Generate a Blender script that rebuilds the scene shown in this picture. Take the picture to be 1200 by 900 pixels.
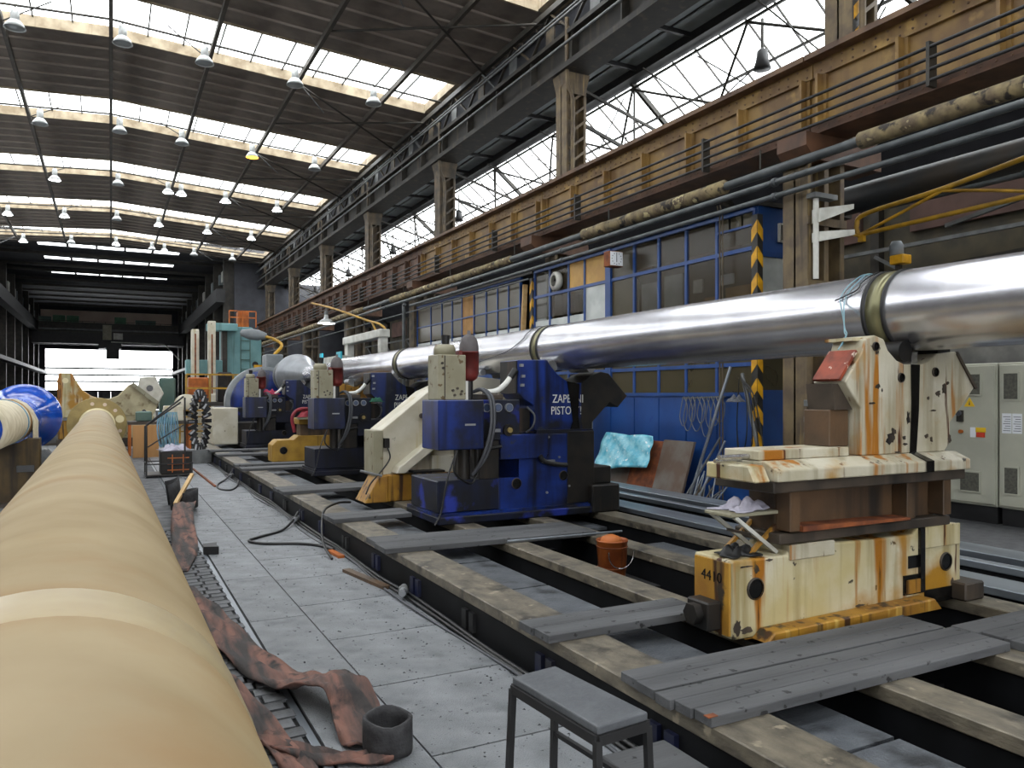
import bpy, math, random
from mathutils import Vector, Matrix
for o in list(bpy.data.objects): bpy.data.objects.remove(o)
random.seed(7)
SC = bpy.context.scene
COL = SC.collection
PI = math.pi

# ------------------------------------------------------------------ camera
cam_d = bpy.data.cameras.new('camera'); cam = bpy.data.objects.new('camera', cam_d)
COL.objects.link(cam); SC.camera = cam
cam_d.sensor_width = 36.0
cam_d.lens = 905.0 / 1200.0 * 36.0
cam_d.shift_y = 13.0 / 1200.0
cam_d.clip_start = 0.05; cam_d.clip_end = 400
cam.location = (0, 0, 1.65)
cam.rotation_euler = (PI / 2, 0, -math.radians(27.44))

# ------------------------------------------------------------------ sky (flat overcast)
W = bpy.data.worlds.new('overcast_sky'); SC.world = W
W.use_nodes = True
bgn = W.node_tree.nodes['Background']
bgn.inputs['Color'].default_value = (0.965, 0.98, 1.0, 1)
bgn.inputs['Strength'].default_value = 4.2
VS = SC.view_settings
VS.view_transform = 'Standard'; VS.look = 'None'; VS.gamma = 1.0; VS.use_curve_mapping = False
VS.exposure = 1.0

def portal(name, loc, sx, sy, rot):
    l = bpy.data.lights.new(name, 'AREA'); l.shape = 'RECTANGLE'; l.size = sx; l.size_y = sy
    l.cycles.is_portal = True
    o = bpy.data.objects.new(name, l); COL.objects.link(o); o.location = loc; o.rotation_euler = rot
    return o
SKY_Y = [22.2 + 7.05 * k for k in range(-5, 5)]          # far edge of every roof light
for yf in SKY_Y:
    portal('skylight_portal', (0, yf - 1.25, 11.3), 17.2, 2.4, (0, 0, 0))
portal('aisle_glass_portal', (11.55, 18, 8.1), 3.0, 72, (0, math.radians(39) , 0))
portal('left_glazing_portal', (-9.35, 17, 8.75), 1.7, 70, (0, -PI / 2, 0))
portal('gate_portal', (0, 94.6, 3.3), 12, 6.4, (-PI / 2, 0, 0))
portal('back_gate_portal', (0, -18.4, 3.4), 10, 6.6, (PI / 2, 0, 0))

# ------------------------------------------------------------------ helpers
def hexc(h):
    h = h.lstrip('#'); r = []
    for i in (0, 2, 4):
        v = int(h[i:i + 2], 16) / 255
        r.append(v / 12.92 if v <= 0.04045 else ((v + 0.055) / 1.055) ** 2.4)
    return (r[0], r[1], r[2], 1)

MATS = {}
def M(name, c, c2=None, sc=4, lo=.38, hi=.62, rough=.6, metal=0.0, streak=None, spots=None, bump=0.0, bsc=40,
      rnd=0.0, stretch=(1, 1, 1), rough2=None, emit=None, dust=None, spec=.5):
    """painted / bare surface: two tones by noise, optional vertical drips, optional worn spots, fine bump"""
    m = bpy.data.materials.new(name); m.use_nodes = True; MATS[name] = m
    nt = m.node_tree; N = nt.nodes; L = nt.links
    b = N['Principled BSDF']
    b.inputs['Roughness'].default_value = rough; b.inputs['Metallic'].default_value = metal
    b.inputs['Specular IOR Level'].default_value = spec
    tc = N.new('ShaderNodeTexCoord')
    def noise(scale, st=(1, 1, 1), detail=4):
        mp = N.new('ShaderNodeMapping'); mp.inputs['Scale'].default_value = st
        L.new(tc.outputs['Object'], mp.inputs['Vector'])
        n = N.new('ShaderNodeTexNoise'); n.inputs['Scale'].default_value = scale; n.inputs['Detail'].default_value = detail
        L.new(mp.outputs[0], n.inputs['Vector']); return n.outputs['Fac']
    def ramp(src, a, z):
        r = N.new('ShaderNodeMapRange'); r.inputs['From Min'].default_value = a; r.inputs['From Max'].default_value = z
        L.new(src, r.inputs['Value']); return r.outputs[0]
    def mix(f, a, bcol):
        x = N.new('ShaderNodeMix'); x.data_type = 'RGBA'
        if isinstance(f, (int, float)): x.inputs[0].default_value = f
        else: L.new(f, x.inputs[0])
        for i, v in ((6, a), (7, bcol)):
            if isinstance(v, tuple): x.inputs[i].default_value = v
            else: L.new(v, x.inputs[i])
        return x.outputs[2]
    col = hexc(c)
    if c2:
        f = ramp(noise(sc, stretch, 6), lo, hi); col = mix(f, col, hexc(c2))
        if rough2 is not None:
            mr = N.new('ShaderNodeMapRange'); mr.inputs['To Min'].default_value = rough; mr.inputs['To Max'].default_value = rough2
            L.new(f, mr.inputs['Value']); L.new(mr.outputs[0], b.inputs['Roughness'])
    if streak:
        for (scol, fr, a, z) in streak:
            col = mix(ramp(noise(fr, (1, 1, .07), 5), a, z), col, hexc(scol))
    if spots:
        for (scol, fr, a, z) in spots:
            col = mix(ramp(noise(fr, (1, 1, 1), 5), a, z), col, hexc(scol))
    if rnd:
        oi = N.new('ShaderNodeObjectInfo')
        mr = N.new('ShaderNodeMapRange'); mr.inputs['To Min'].default_value = 1 - rnd; mr.inputs['To Max'].default_value = 1 + rnd
        L.new(oi.outputs['Random'], mr.inputs['Value'])
        hs = N.new('ShaderNodeHueSaturation')
        L.new(mr.outputs[0], hs.inputs['Value'])
        if isinstance(col, tuple): hs.inputs['Color'].default_value = col
        else: L.new(col, hs.inputs['Color'])
        col = hs.outputs[0]
    if isinstance(col, tuple): b.inputs['Base Color'].default_value = col
    else: L.new(col, b.inputs['Base Color'])
    if bump:
        bp = N.new('ShaderNodeBump'); bp.inputs['Strength'].default_value = bump; bp.inputs['Distance'].default_value = .02
        L.new(noise(bsc, stretch, 3), bp.inputs['Height']); L.new(bp.outputs[0], b.inputs['Normal'])
    if emit:
        b.inputs['Emission Color'].default_value = hexc(emit[0]); b.inputs['Emission Strength'].default_value = emit[1]
    return m

def glass(name, tint, trans, rough=.08, c2=None):
    """thin pane: part clear, part dirty film with gloss"""
    m = bpy.data.materials.new(name); m.use_nodes = True; MATS[name] = m
    nt = m.node_tree; N = nt.nodes; L = nt.links
    b = N['Principled BSDF']; b.inputs['Roughness'].default_value = rough; b.inputs['Specular IOR Level'].default_value = .3
    b.inputs['Base Color'].default_value = hexc(tint)
    t = N.new('ShaderNodeBsdfTransparent'); t.inputs[0].default_value = (.96, .97, .97, 1)
    x = N.new('ShaderNodeMixShader')
    tc = N.new('ShaderNodeTexCoord'); n = N.new('ShaderNodeTexNoise'); n.inputs['Scale'].default_value = 2.2
    L.new(tc.outputs['Object'], n.inputs['Vector'])
    r = N.new('ShaderNodeMapRange'); r.inputs['To Min'].default_value = max(0, trans - .1); r.inputs['To Max'].default_value = min(1, trans + .1)
    L.new(n.outputs['Fac'], r.inputs['Value']); L.new(r.outputs[0], x.inputs[0])
    L.new(b.outputs[0], x.inputs[1]); L.new(t.outputs[0], x.inputs[2])
    L.new(x.outputs[0], N['Material Output'].inputs['Surface'])
    return m

def quatz(d):
    return Vector(d).to_track_quat('Z', 'Y').to_matrix()

class MB:
    def __init__(s): s.v = []; s.f = []; s.sm = []
    def add(s, vs, fs, smooth=False):
        b = len(s.v); s.v += [tuple(p) for p in vs]
        for f in fs: s.f.append([b + i for i in f]); s.sm.append(smooth)
        return s
    def box(s, x0, x1, y0, y1, z0, z1):
        return s.add([(x0, y0, z0), (x1, y0, z0), (x1, y1, z0), (x0, y1, z0), (x0, y0, z1), (x1, y0, z1), (x1, y1, z1), (x0, y1, z1)],
                     [(0, 3, 2, 1), (4, 5, 6, 7), (0, 1, 5, 4), (1, 2, 6, 5), (2, 3, 7, 6), (3, 0, 4, 7)])
    def bar(s, p, q, w, h=None, up=(0, 0, 1)):
        """rectangular bar from p to q"""
        h = h or w; p = Vector(p); q = Vector(q); d = (q - p).normalized(); u = Vector(up)
        if abs(d.dot(u)) > .98: u = Vector((0, 1, 0))
        a = d.cross(u).normalized() * w / 2; c = a.cross(d).normalized() * h / 2
        vs = [p - a - c, p + a - c, p + a + c, p - a + c, q - a - c, q + a - c, q + a + c, q - a + c]
        return s.add(vs, [(0, 1, 2, 3), (7, 6, 5, 4), (0, 4, 5, 1), (1, 5, 6, 2), (2, 6, 7, 3), (3, 7, 4, 0)])
    def prism(s, poly, y0, y1, axis='y'):
        """poly of (a,b) pairs, extruded: axis y -> (x,z), axis x -> (y,z), axis z -> (x,y)"""
        n = len(poly)
        def pt(a, b, t): return {'y': (a, t, b), 'x': (t, a, b), 'z': (a, b, t)}[axis]
        vs = [pt(a, b, y0) for a, b in poly] + [pt(a, b, y1) for a, b in poly]
        ar = sum(poly[i][0] * poly[(i + 1) % n][1] - poly[(i + 1) % n][0] * poly[i][1] for i in range(n))
        fwd = list(range(n)); bk = [n + i for i in range(n)]
        flip = (ar > 0) == (axis != 'y')
        sides = [(i, (i + 1) % n, n + (i + 1) % n, n + i) for i in range(n)]
        fs = [fwd[::-1] if flip else fwd, bk if flip else bk[::-1]] + [q if flip else q[::-1] for q in sides]
        return s.add(vs, fs)
    def cyl(s, p, q, r, r2=None, n=16, caps=True, smooth=True):
        r2 = r if r2 is None else r2; p = Vector(p); q = Vector(q); m = quatz(q - p)
        ring = [m @ Vector((math.cos(2 * PI * i / n), math.sin(2 * PI * i / n), 0)) for i in range(n)]
        vs = [p + v * r for v in ring] + [q + v * r2 for v in ring]
        s.add(vs, [(i, (i + 1) % n, n + (i + 1) % n, n + i) for i in range(n)], smooth)
        if caps:
            s.add(vs[:n], [tuple(range(n))[::-1]]); s.add(vs[n:], [tuple(range(n))])
        return s
    def lathe(s, prof, o, d=(0, 0, 1), n=24, smooth=True):
        """profile of (radius, height) along direction d from o"""
        o = Vector(o); m = quatz(d); vs = []
        for r, h in prof:
            for i in range(n):
                a = 2 * PI * i / n; vs.append(o + m @ Vector((r * math.cos(a), r * math.sin(a), h)))
        fs = [(k * n + i, k * n + (i + 1) % n, (k + 1) * n + (i + 1) % n, (k + 1) * n + i) for k in range(len(prof) - 1) for i in range(n)]
        return s.add(vs, fs, smooth)
    def tube(s, pts, r, n=8, closed=False):
        pts = [Vector(p) for p in pts]; k = len(pts); vs = []; nrm = None
        for i, p in enumerate(pts):
            a = pts[i - 1] if (i > 0 or closed) else p; b = pts[(i + 1) % k] if (i < k - 1 or closed) else p
            t = (b - a).normalized()
            if nrm is None:
                nrm = t.orthogonal().normalized()
            nrm = (nrm - t * nrm.dot(t)).normalized(); bi = t.cross(nrm)
            for j in range(n):
                an = 2 * PI * j / n; vs.append(p + (nrm * math.cos(an) + bi * math.sin(an)) * r)
        m = k if closed else k - 1
        fs = [(i * n + j, i * n + (j + 1) % n, ((i + 1) % k) * n + (j + 1) % n, ((i + 1) % k) * n + j) for i in range(m) for j in range(n)]
        s.add(vs, fs, True)
        if not closed: s.add(vs[:n], [tuple(range(n))[::-1]]); s.add(vs[-n:], [tuple(range(n))])
        return s
    def grid(s, rows, smooth=True, closed=False):
        """rows of equal-length point lists joined into a sheet"""
        n = len(rows[0]); vs = [p for r in rows for p in r]
        return s.add(vs, [(i * n + j, i * n + j + 1, (i + 1) * n + j + 1, (i + 1) * n + j) for i in range(len(rows) - 1) for j in range(n - 1)], smooth)
    def build(s, name, mat, parent=None, bevel=0, label=None, cat=None, group=None, kind=None, solid=0, seg=1):
        off = ROOT.get(parent.name, Vector((0, 0, 0))) if parent else None
        if off is None:
            xs = [p[0] for p in s.v]; ys = [p[1] for p in s.v]; zs = [p[2] for p in s.v]
            off = Vector(((min(xs) + max(xs)) / 2, (min(ys) + max(ys)) / 2, min(zs)))
        me = bpy.data.meshes.new(name); me.from_pydata([Vector(p) - off for p in s.v], [], s.f)
        me.polygons.foreach_set('use_smooth', s.sm)
        me.materials.append(MATS[mat] if isinstance(mat, str) else mat); me.update()
        o = bpy.data.objects.new(name, me); COL.objects.link(o)
        if parent: o.parent = parent; ROOT[o.name] = off
        else: o.location = off; ROOT[o.name] = off
        if solid:
            md = o.modifiers.new('thickness', 'SOLIDIFY'); md.thickness = solid; md.offset = 0
        if bevel:
            md = o.modifiers.new('edge', 'BEVEL'); md.width = bevel; md.segments = seg; md.limit_method = 'ANGLE'; md.angle_limit = .7
        tag(o, label, cat, group, kind)
        return o
ROOT = {}
def tag(o, label=None, cat=None, group=None, kind=None):
    if label: o['label'] = label
    if cat: o['category'] = cat
    if group: o['group'] = group
    if kind: o['kind'] = kind
    return o
def thing(name, loc, label=None, cat=None, group=None, kind=None):
    o = bpy.data.objects.new(name, None); o.empty_display_size = .2; COL.objects.link(o); o.location = loc
    ROOT[o.name] = Vector(loc)
    return tag(o, label, cat, group, kind)
def dup(o, loc, label=None, group=None, rotz=None):
    """copy a thing with its parts and their sub-parts (mesh data shared)"""
    def cp(a, par):
        c = a.copy(); COL.objects.link(c); c.parent = par
        if par: ROOT[c.name] = Vector(loc)
        for ch in a.children: cp(ch, c)
        return c
    r = cp(o, None); r.location = loc; ROOT[r.name] = Vector(loc)
    if rotz is not None: r.rotation_euler = (0, 0, rotz)
    if label: r['label'] = label
    if group: r['group'] = group
    return r
def piece(src, name, loc, parent, rot=None, scale=None):
    """another piece sharing src's mesh, placed in world coordinates"""
    c = bpy.data.objects.new(name, src.data if hasattr(src, 'data') else src); COL.objects.link(c); c.parent = parent
    off = ROOT.get(parent.name, Vector((0, 0, 0))) if parent else Vector((0, 0, 0))
    c.location = Vector(loc) - off
    if rot: c.rotation_euler = rot
    if scale: c.scale = scale
    return c
def meshdata(name, mb, mat):
    me = bpy.data.meshes.new(name); me.from_pydata(mb.v, [], mb.f); me.polygons.foreach_set('use_smooth', mb.sm)
    me.materials.append(MATS[mat]); me.update(); return me
def text_mesh(name, body, size, mat, parent, loc, rot, depth=.002, label=None, align='LEFT', sx=1.0):
    cu = bpy.data.curves.new(name, 'FONT'); cu.body = body; cu.size = size; cu.extrude = depth; cu.align_x = align
    cu.resolution_u = 3
    t = bpy.data.objects.new(name + '_tmp', cu); COL.objects.link(t)
    bpy.context.view_layer.update()
    me = bpy.data.meshes.new_from_object(t.evaluated_get(bpy.context.evaluated_depsgraph_get()))
    bpy.data.objects.remove(t); bpy.data.curves.remove(cu)
    me.materials.clear(); me.materials.append(MATS[mat])
    o = bpy.data.objects.new(name, me); COL.objects.link(o); o.parent = parent
    o.location = Vector(loc) - ROOT[parent.name]; o.rotation_euler = rot; o.scale = (sx, 1, 1)
    if label: o['label'] = label
    return o
def catenary(p, q, sag, n=10):
    p = Vector(p); q = Vector(q)
    return [p.lerp(q, i / n) - Vector((0, 0, sag * 4 * (i / n) * (1 - i / n))) for i in range(n + 1)]
def arc(c, r, a0, a1, n, plane='xz'):
    out = []
    for i in range(n + 1):
        a = a0 + (a1 - a0) * i / n; u, v = r * math.cos(a), r * math.sin(a)
        out.append({'xz': (c[0] + u, c[1], c[2] + v), 'xy': (c[0] + u, c[1] + v, c[2]), 'yz': (c[0], c[1] + u, c[2] + v)}[plane])
    return out
def smooth_path(pts, n=6):
    """Catmull-Rom through the points"""
    P = [Vector(p) for p in pts]; P = [P[0] * 2 - P[1]] + P + [P[-1] * 2 - P[-2]]; out = []
    for i in range(1, len(P) - 2):
        a, b, c, d = P[i - 1:i + 3]
        for k in range(n):
            t = k / n
            out.append(.5 * ((2 * b) + (c - a) * t + (2 * a - 5 * b + 4 * c - d) * t * t + (3 * b - a - 3 * c + d) * t ** 3))
    out.append(P[-2]); return out

# ------------------------------------------------------------------ materials
M('floor_plate', '#6c6f72', '#898c90', sc=5, lo=.3, hi=.7, rough=.5, metal=.2, bump=.5, bsc=130, rnd=.08, spots=[('#4a4d51', 2.2, .54, .72), ('#303236', 30, .655, .69)])
M('floor_dirt', '#3a3b3c', '#55565a', sc=5, rough=.8, bump=.3, bsc=40)
M('paving', '#4d4e50', '#3a3a3c', sc=9, rough=.8, bump=.4, bsc=25)
M('cobble', '#5c5e61', '#393a3c', sc=6, rough=.7, bump=.3, bsc=50, rnd=.25)
M('pit_plate', '#4a4e53', '#5b5f64', sc=5, rough=.55, metal=.2, bump=.3, bsc=60, rnd=.08, spots=[('#2c2e31', 4, .52, .66)])
M('eave_dark', '#2b2721', '#1e1c19', sc=3, rough=.7, streak=[('#443b2e', 5, .56, .7)])
M('band_steel', '#7d7a5c', '#93906f', sc=4, rough=.3, metal=.6)
M('chips', '#26262a', '#3a3a40', sc=20, rough=.5, metal=.3)
M('chips_blue', '#4b5058', '#6b717a', sc=20, rough=.35, metal=.6)
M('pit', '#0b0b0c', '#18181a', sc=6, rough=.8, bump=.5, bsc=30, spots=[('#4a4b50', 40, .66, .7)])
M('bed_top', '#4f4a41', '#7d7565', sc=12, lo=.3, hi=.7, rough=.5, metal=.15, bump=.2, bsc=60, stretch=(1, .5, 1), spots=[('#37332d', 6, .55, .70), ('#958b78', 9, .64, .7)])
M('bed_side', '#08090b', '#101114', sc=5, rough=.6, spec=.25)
M('rag_pink', '#b03a56', '#8d2b44', sc=7, rough=.9)
M('rag_green', '#1f5a44', '#164434', sc=7, rough=.9)
M('purlin_brown', '#3b362f', '#48423a', sc=4, rough=.7)
M('cone_grey', '#8b8f94', '#7a7e83', sc=3, rough=.42, metal=.5)
M('crimson', '#8d2230', '#701a26', sc=6, rough=.6)
M('bed_navy', '#10183a', '#15151c', sc=4, rough=.5)
M('rail_steel', '#8d949b', '#6b7178', sc=3, rough=.35, metal=.6, stretch=(1, .1, 1))
M('plank', '#434446', '#58595b', sc=6, lo=.35, hi=.65, rough=.75, bump=.35, bsc=30, rnd=.10, stretch=(.12, 1, 1), spots=[('#1e1e1f', 16, .64, .68)])
M('raw_wood', '#c7a877', '#b08d58', sc=6, rough=.7, stretch=(1, .2, 1))
M('roof_panel', '#7a7067', '#675e56', sc=2, rough=.85, bump=.1, bsc=20, rnd=.08)
M('roof_rib', '#8f857b', rough=.8)
M('curb_paint', '#a3967f', '#7c6d57', sc=2.5, rough=.8, streak=[('#6e5d46', 5, .6, .75)])
M('dark_steel', '#26241f', '#37322b', sc=4, rough=.6)
M('black_steel', '#1a1a1b', '#242425', sc=4, rough=.55)
M('grey_steel', '#6a6c6c', '#545656', sc=4, rough=.5)
M('soffit', '#7b8386', '#6a7174', sc=2, rough=.7, rnd=.06)
M('column_tan', '#6b5b40', '#504334', sc=4, rough=.6, streak=[('#332a20', 6, .52, .68), ('#8a744a', 9, .62, .7)])
M('column_far', '#5c4f3c', '#3b352d', sc=4, rough=.65)
M('girder_ochre', '#876a38', '#6a4f2c', sc=2.2, rough=.55, streak=[('#5a3d22', 4, .56, .76)], spots=[('#a48347', 3, .6, .72)])
M('girder_brown', '#5f402b', '#452e20', sc=3, rough=.6, streak=[('#3a2618', 5, .55, .75)])
M('flange_brown', '#6b5038', '#4b3526', sc=3, rough=.6)
M('rust', '#8a4b24', '#5c2f19', sc=7, rough=.8, bump=.2)
M('pipe_lag', '#8a7b58', '#55483a', sc=5, rough=.8, bump=.4, bsc=14, spots=[('#2b2520', 6, .56, .64), ('#b5a77c', 5, .62, .66)])
M('pipe_grey', '#54585a', '#3f4345', sc=4, rough=.45, metal=.2)
M('duct', '#24282a', '#322c25', sc=2, rough=.55)
M('aisle_wall', '#57503f', '#3d3a34', sc=1.5, rough=.8)
M('aisle_pink', '#6a5149', '#58453f', sc=2, rough=.8)
M('plaster', '#8c8b87', '#737270', sc=3, rough=.85, bump=.25, bsc=12)
M('wall_dark', '#33343a', '#27282d', sc=1.5, rough=.8)
M('wall_beige', '#d8c6b4', '#c4ab9c', sc=.4, rough=.8)
M('brick_wall', '#4f4a46', '#3f3a38', sc=2, rough=.85)
M('office_blue', '#1d4787', '#193d78', sc=2, rough=.4, spots=[('#173a80', 5, .62, .7)])
M('frame_blue', '#1b4384', '#193d74', sc=4, rough=.4)
M('office_grey', '#7d8285', '#6c7276', sc=3, rough=.5)
M('frost', '#bfc3bf', '#a9aeab', sc=3, rough=.35)
M('pane_yellow', '#c79c50', '#b1863f', sc=3, rough=.5)  # solid yellow for some upper office panes
M('carton', '#a9814f', '#96703f', sc=4, rough=.8)
M('hazard_yellow', '#d8a012', '#b7850f', sc=8, rough=.5)
M('hazard_black', '#1b1a18', '#2a2825', sc=8, rough=.5)
M('yellow_tube', '#b98d1e', '#93701c', sc=5, rough=.45)
M('white_paint', '#c8c8c0', '#aeada4', sc=4, rough=.5)
M('panel_cab', '#b4b4a4', '#a8a899', sc=2, rough=.45)
M('cab_grille', '#5d5c52', '#4a4a43', sc=30, rough=.7)
M('paper', '#dfe2e6', rough=.7)
M('ink', '#3a3d44', rough=.7)
M('red_sign', '#c6402c', rough=.5)
M('yellow_sign', '#e2b820', rough=.5)
M('machine_blue', '#14307a', '#0d1d4c', sc=3, rough=.34, streak=[('#0a1026', 9, .5, .7)], spots=[('#14161f', 2.6, .54, .68), ('#2b2d38', 9, .64, .72)])
M('machine_navy', '#10172f', '#0f1116', sc=4, rough=.45, spec=.4, streak=[('#0d0e14', 6, .5, .7)], spots=[('#20318a', 3.2, .56, .66)])
M('machine_black', '#0c0d12', '#121628', sc=3, rough=.5, spec=.3, streak=[('#0b0c10', 6, .5, .7)])
M('machine_dull', '#13265c', '#10172f', sc=3, rough=.4, streak=[('#0c0f1a', 6, .5, .7)], spots=[('#2b2d34', 4, .56, .68)])
M('stand_ochre', '#5d4a26', '#453620', sc=4, rough=.6, streak=[('#2c2216', 6, .54, .68)])
M('white_cast', '#c9c7be', '#b3b0a4', sc=3, rough=.5)
M('machine_dark', '#131313', '#231f1b', sc=5, rough=.5, spec=.35, streak=[('#3d3026', 6, .58, .74)])
M('grease_hole_black', '#060607', '#0f0e0d', sc=8, rough=.25)  # oily black, also painted for the dark inside holes and slots
M('cream_rust', '#aea78f', '#bdb8a6', sc=4, rough=.5, bump=.08, streak=[('#8c8268', 9, .50, .70), ('#9a6318', 7.0, .575, .635), ('#4a230c', 15, .635, .67)], spots=[('#2e2a22', 7, .67, .69), ('#a07a34', 2.2, .58, .70)])
M('cream_base', '#b3a679', '#c2bca4', sc=2.2, rough=.5, bump=.08, streak=[('#8f8054', 10, .50, .70), ('#97600f', 6, .56, .63), ('#452408', 12, .63, .66)], spots=[('#2f291e', 9, .665, .69), ('#a0741e', 1.9, .54, .66)])
M('ochre_rust', '#a67a24', '#8c6220', sc=4, rough=.55, bump=.1, streak=[('#3f2610', 12, .54, .63), ('#c2a052', 9, .6, .7)], spots=[('#2f291e', 6, .62, .68)])
M('rust_red', '#8d3a1e', '#5f2413', sc=8, rough=.6, spots=[('#d8cbb8', 12, .63, .68)])
M('mid_brown', '#4a3a2a', '#5d4630', sc=4, rough=.5, streak=[('#241d17', 5, .52, .7)], bump=.08)
M('dirty_brown', '#38312a', '#4a4036', sc=5, rough=.5, streak=[('#1c1917', 5, .52, .7)])
M('cream', '#c6c1b1', '#b4ad98', sc=3, rough=.42, streak=[('#a3935f', 5, .6, .75)], spots=[('#4a4030', 7, .69, .72)])
M('beige_cab', '#94907b', '#858069', sc=4, rough=.5, spots=[('#5d4a2c', 12, .63, .67)])
M('ochre_paint', '#a9842f', '#8d6a22', sc=4, rough=.5, streak=[('#4e3516', 6, .6, .72)])
M('acc_red', '#7a2b26', '#5b2320', sc=6, rough=.5)
M('acc_grey', '#5a5556', '#4a4445', sc=6, rough=.55)
M('rubber', '#121213', '#1b1b1c', sc=6, rough=.5)
M('hose_grey', '#494b50', rough=.5)
M('cable_teal', '#7fa3ad', '#668c99', sc=6, rough=.5)
M('chrome', '#c8c9cb', rough=.2, metal=.9)
M('silver', '#a6a8ab', '#8d9094', sc=4, rough=.35, metal=.6)
M('dial_white', '#d8d8d2', rough=.4)
M('gauge_glass', '#3a4560', '#566078', sc=5, rough=.2)
M('teal_paint', '#5f8a8d', '#6d9698', sc=2, rough=.5, streak=[('#4a6a6a', 5, .6, .75)])
M('teal_green', '#46605a', '#52685f', sc=3, rough=.6)
M('green_paint', '#4e7d5e', '#3f684d', sc=3, rough=.6)
M('orange_paint', '#b8641f', '#94501c', sc=4, rough=.55)
M('plywood', '#b98a57', '#a77a48', sc=3, rough=.7, stretch=(1, 1, .2))
M('gold_flange', '#8d7b4d', '#a08c58', sc=4, rough=.4, metal=.35)
M('pale_wrap', '#9a8865', '#a3936f', sc=5, rough=.45)
M('pale_rim', '#d9cda4', rough=.5)
M('film_blue', '#0840a6', '#0f52bd', sc=3, rough=.16, bump=.25, bsc=7)
M('cloth_cream', '#d6cdb6', '#c2b79c', sc=6, rough=.9, bump=.3, bsc=25)
M('cloth_blue', '#7aa3bd', '#678fa9', sc=8, rough=.9)
M('cloth_white', '#b9b6c4', '#a29fae', sc=14, rough=.9, bump=.3, bsc=40)
M('film_teal', '#4aa9c4', '#8fd0de', sc=7, rough=.18, bump=.6, bsc=9, spots=[('#d9e9ea', 9, .62, .66)])
M('strap_red', '#3a3635', '#7f5a4e', sc=12, lo=.42, hi=.66, rough=.85, bump=.3, bsc=60, stretch=(1, .13, .4), spots=[('#2a2828', 7, .55, .68)])
M('strap_black', '#28282a', '#3a3a3c', sc=12, rough=.85, bump=.3, bsc=50)
M('bucket_rust', '#7d3d1c', '#a2592a', sc=6, rough=.35, metal=.3, streak=[('#3a1d10', 7, .55, .7)])
M('sheet_brown', '#5d4a3c', '#6e6a64', sc=2.5, rough=.6)
M('cable_black', '#0e0e0f', rough=.45)
M('stool_top', '#5a5d61', '#4a4d51', sc=6, rough=.6, bump=.2, bsc=40)
M('lamp_white', '#b9bcbb', '#a3a6a5', sc=5, rough=.4)
M('lamp_lit', '#ffffff', rough=.4, emit=('#f4f8ff', 26))
M('lamp_off', '#9aa0a2', rough=.3)
M('lamp_orange', '#ff9a2a', rough=.4, emit=('#ff9520', 9))
M('screen_cyan', '#38b4c8', rough=.3)
glass('roof_glass', '#d8dcdc', .93)
glass('aisle_glass', '#d0d4d4', .9)
glass('pane_dark', '#463d2e', .55, .2)
glass('pane_green', '#4e4733', .2, .28)
# machined steel: lengthwise-banded brushed metal
def steel_mat():
    m = bpy.data.materials.new('machined_steel'); m.use_nodes = True; MATS['machined_steel'] = m
    nt = m.node_tree; N = nt.nodes; L = nt.links; b = N['Principled BSDF']
    tc = N.new('ShaderNodeTexCoord'); sp = N.new('ShaderNodeSeparateXYZ'); L.new(tc.outputs['Object'], sp.inputs[0])
    n = N.new('ShaderNodeTexNoise'); n.noise_dimensions = '1D'; n.inputs['Scale'].default_value = 2.6; n.inputs['Detail'].default_value = 8
    L.new(sp.outputs['Y'], n.inputs['W'])
    n2 = N.new('ShaderNodeTexNoise'); n2.inputs['Scale'].default_value = 5; n2.inputs['Detail'].default_value = 5; L.new(tc.outputs['Object'], n2.inputs['Vector'])
    ad = N.new('ShaderNodeMath'); ad.operation = 'ADD'; L.new(n.outputs['Fac'], ad.inputs[0]); L.new(n2.outputs['Fac'], ad.inputs[1])
    r = N.new('ShaderNodeMapRange'); r.inputs['From Min'].default_value = .7; r.inputs['From Max'].default_value = 1.3
    r.inputs['To Min'].default_value = .25; r.inputs['To Max'].default_value = .30; L.new(ad.outputs[0], r.inputs['Value'])
    b.inputs['Roughness'].default_value = .26
    cr = N.new('ShaderNodeValToRGB'); cr.color_ramp.elements[0].position = .35; cr.color_ramp.elements[1].position = .65
    cr.color_ramp.elements[0].color = hexc('#c6c6cd'); cr.color_ramp.elements[1].color = hexc('#d6d6da')
    L.new(n.outputs['Fac'], cr.inputs[0]); L.new(cr.outputs[0], b.inputs['Base Color'])
    b.inputs['Metallic'].default_value = .92
steel_mat()
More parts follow.
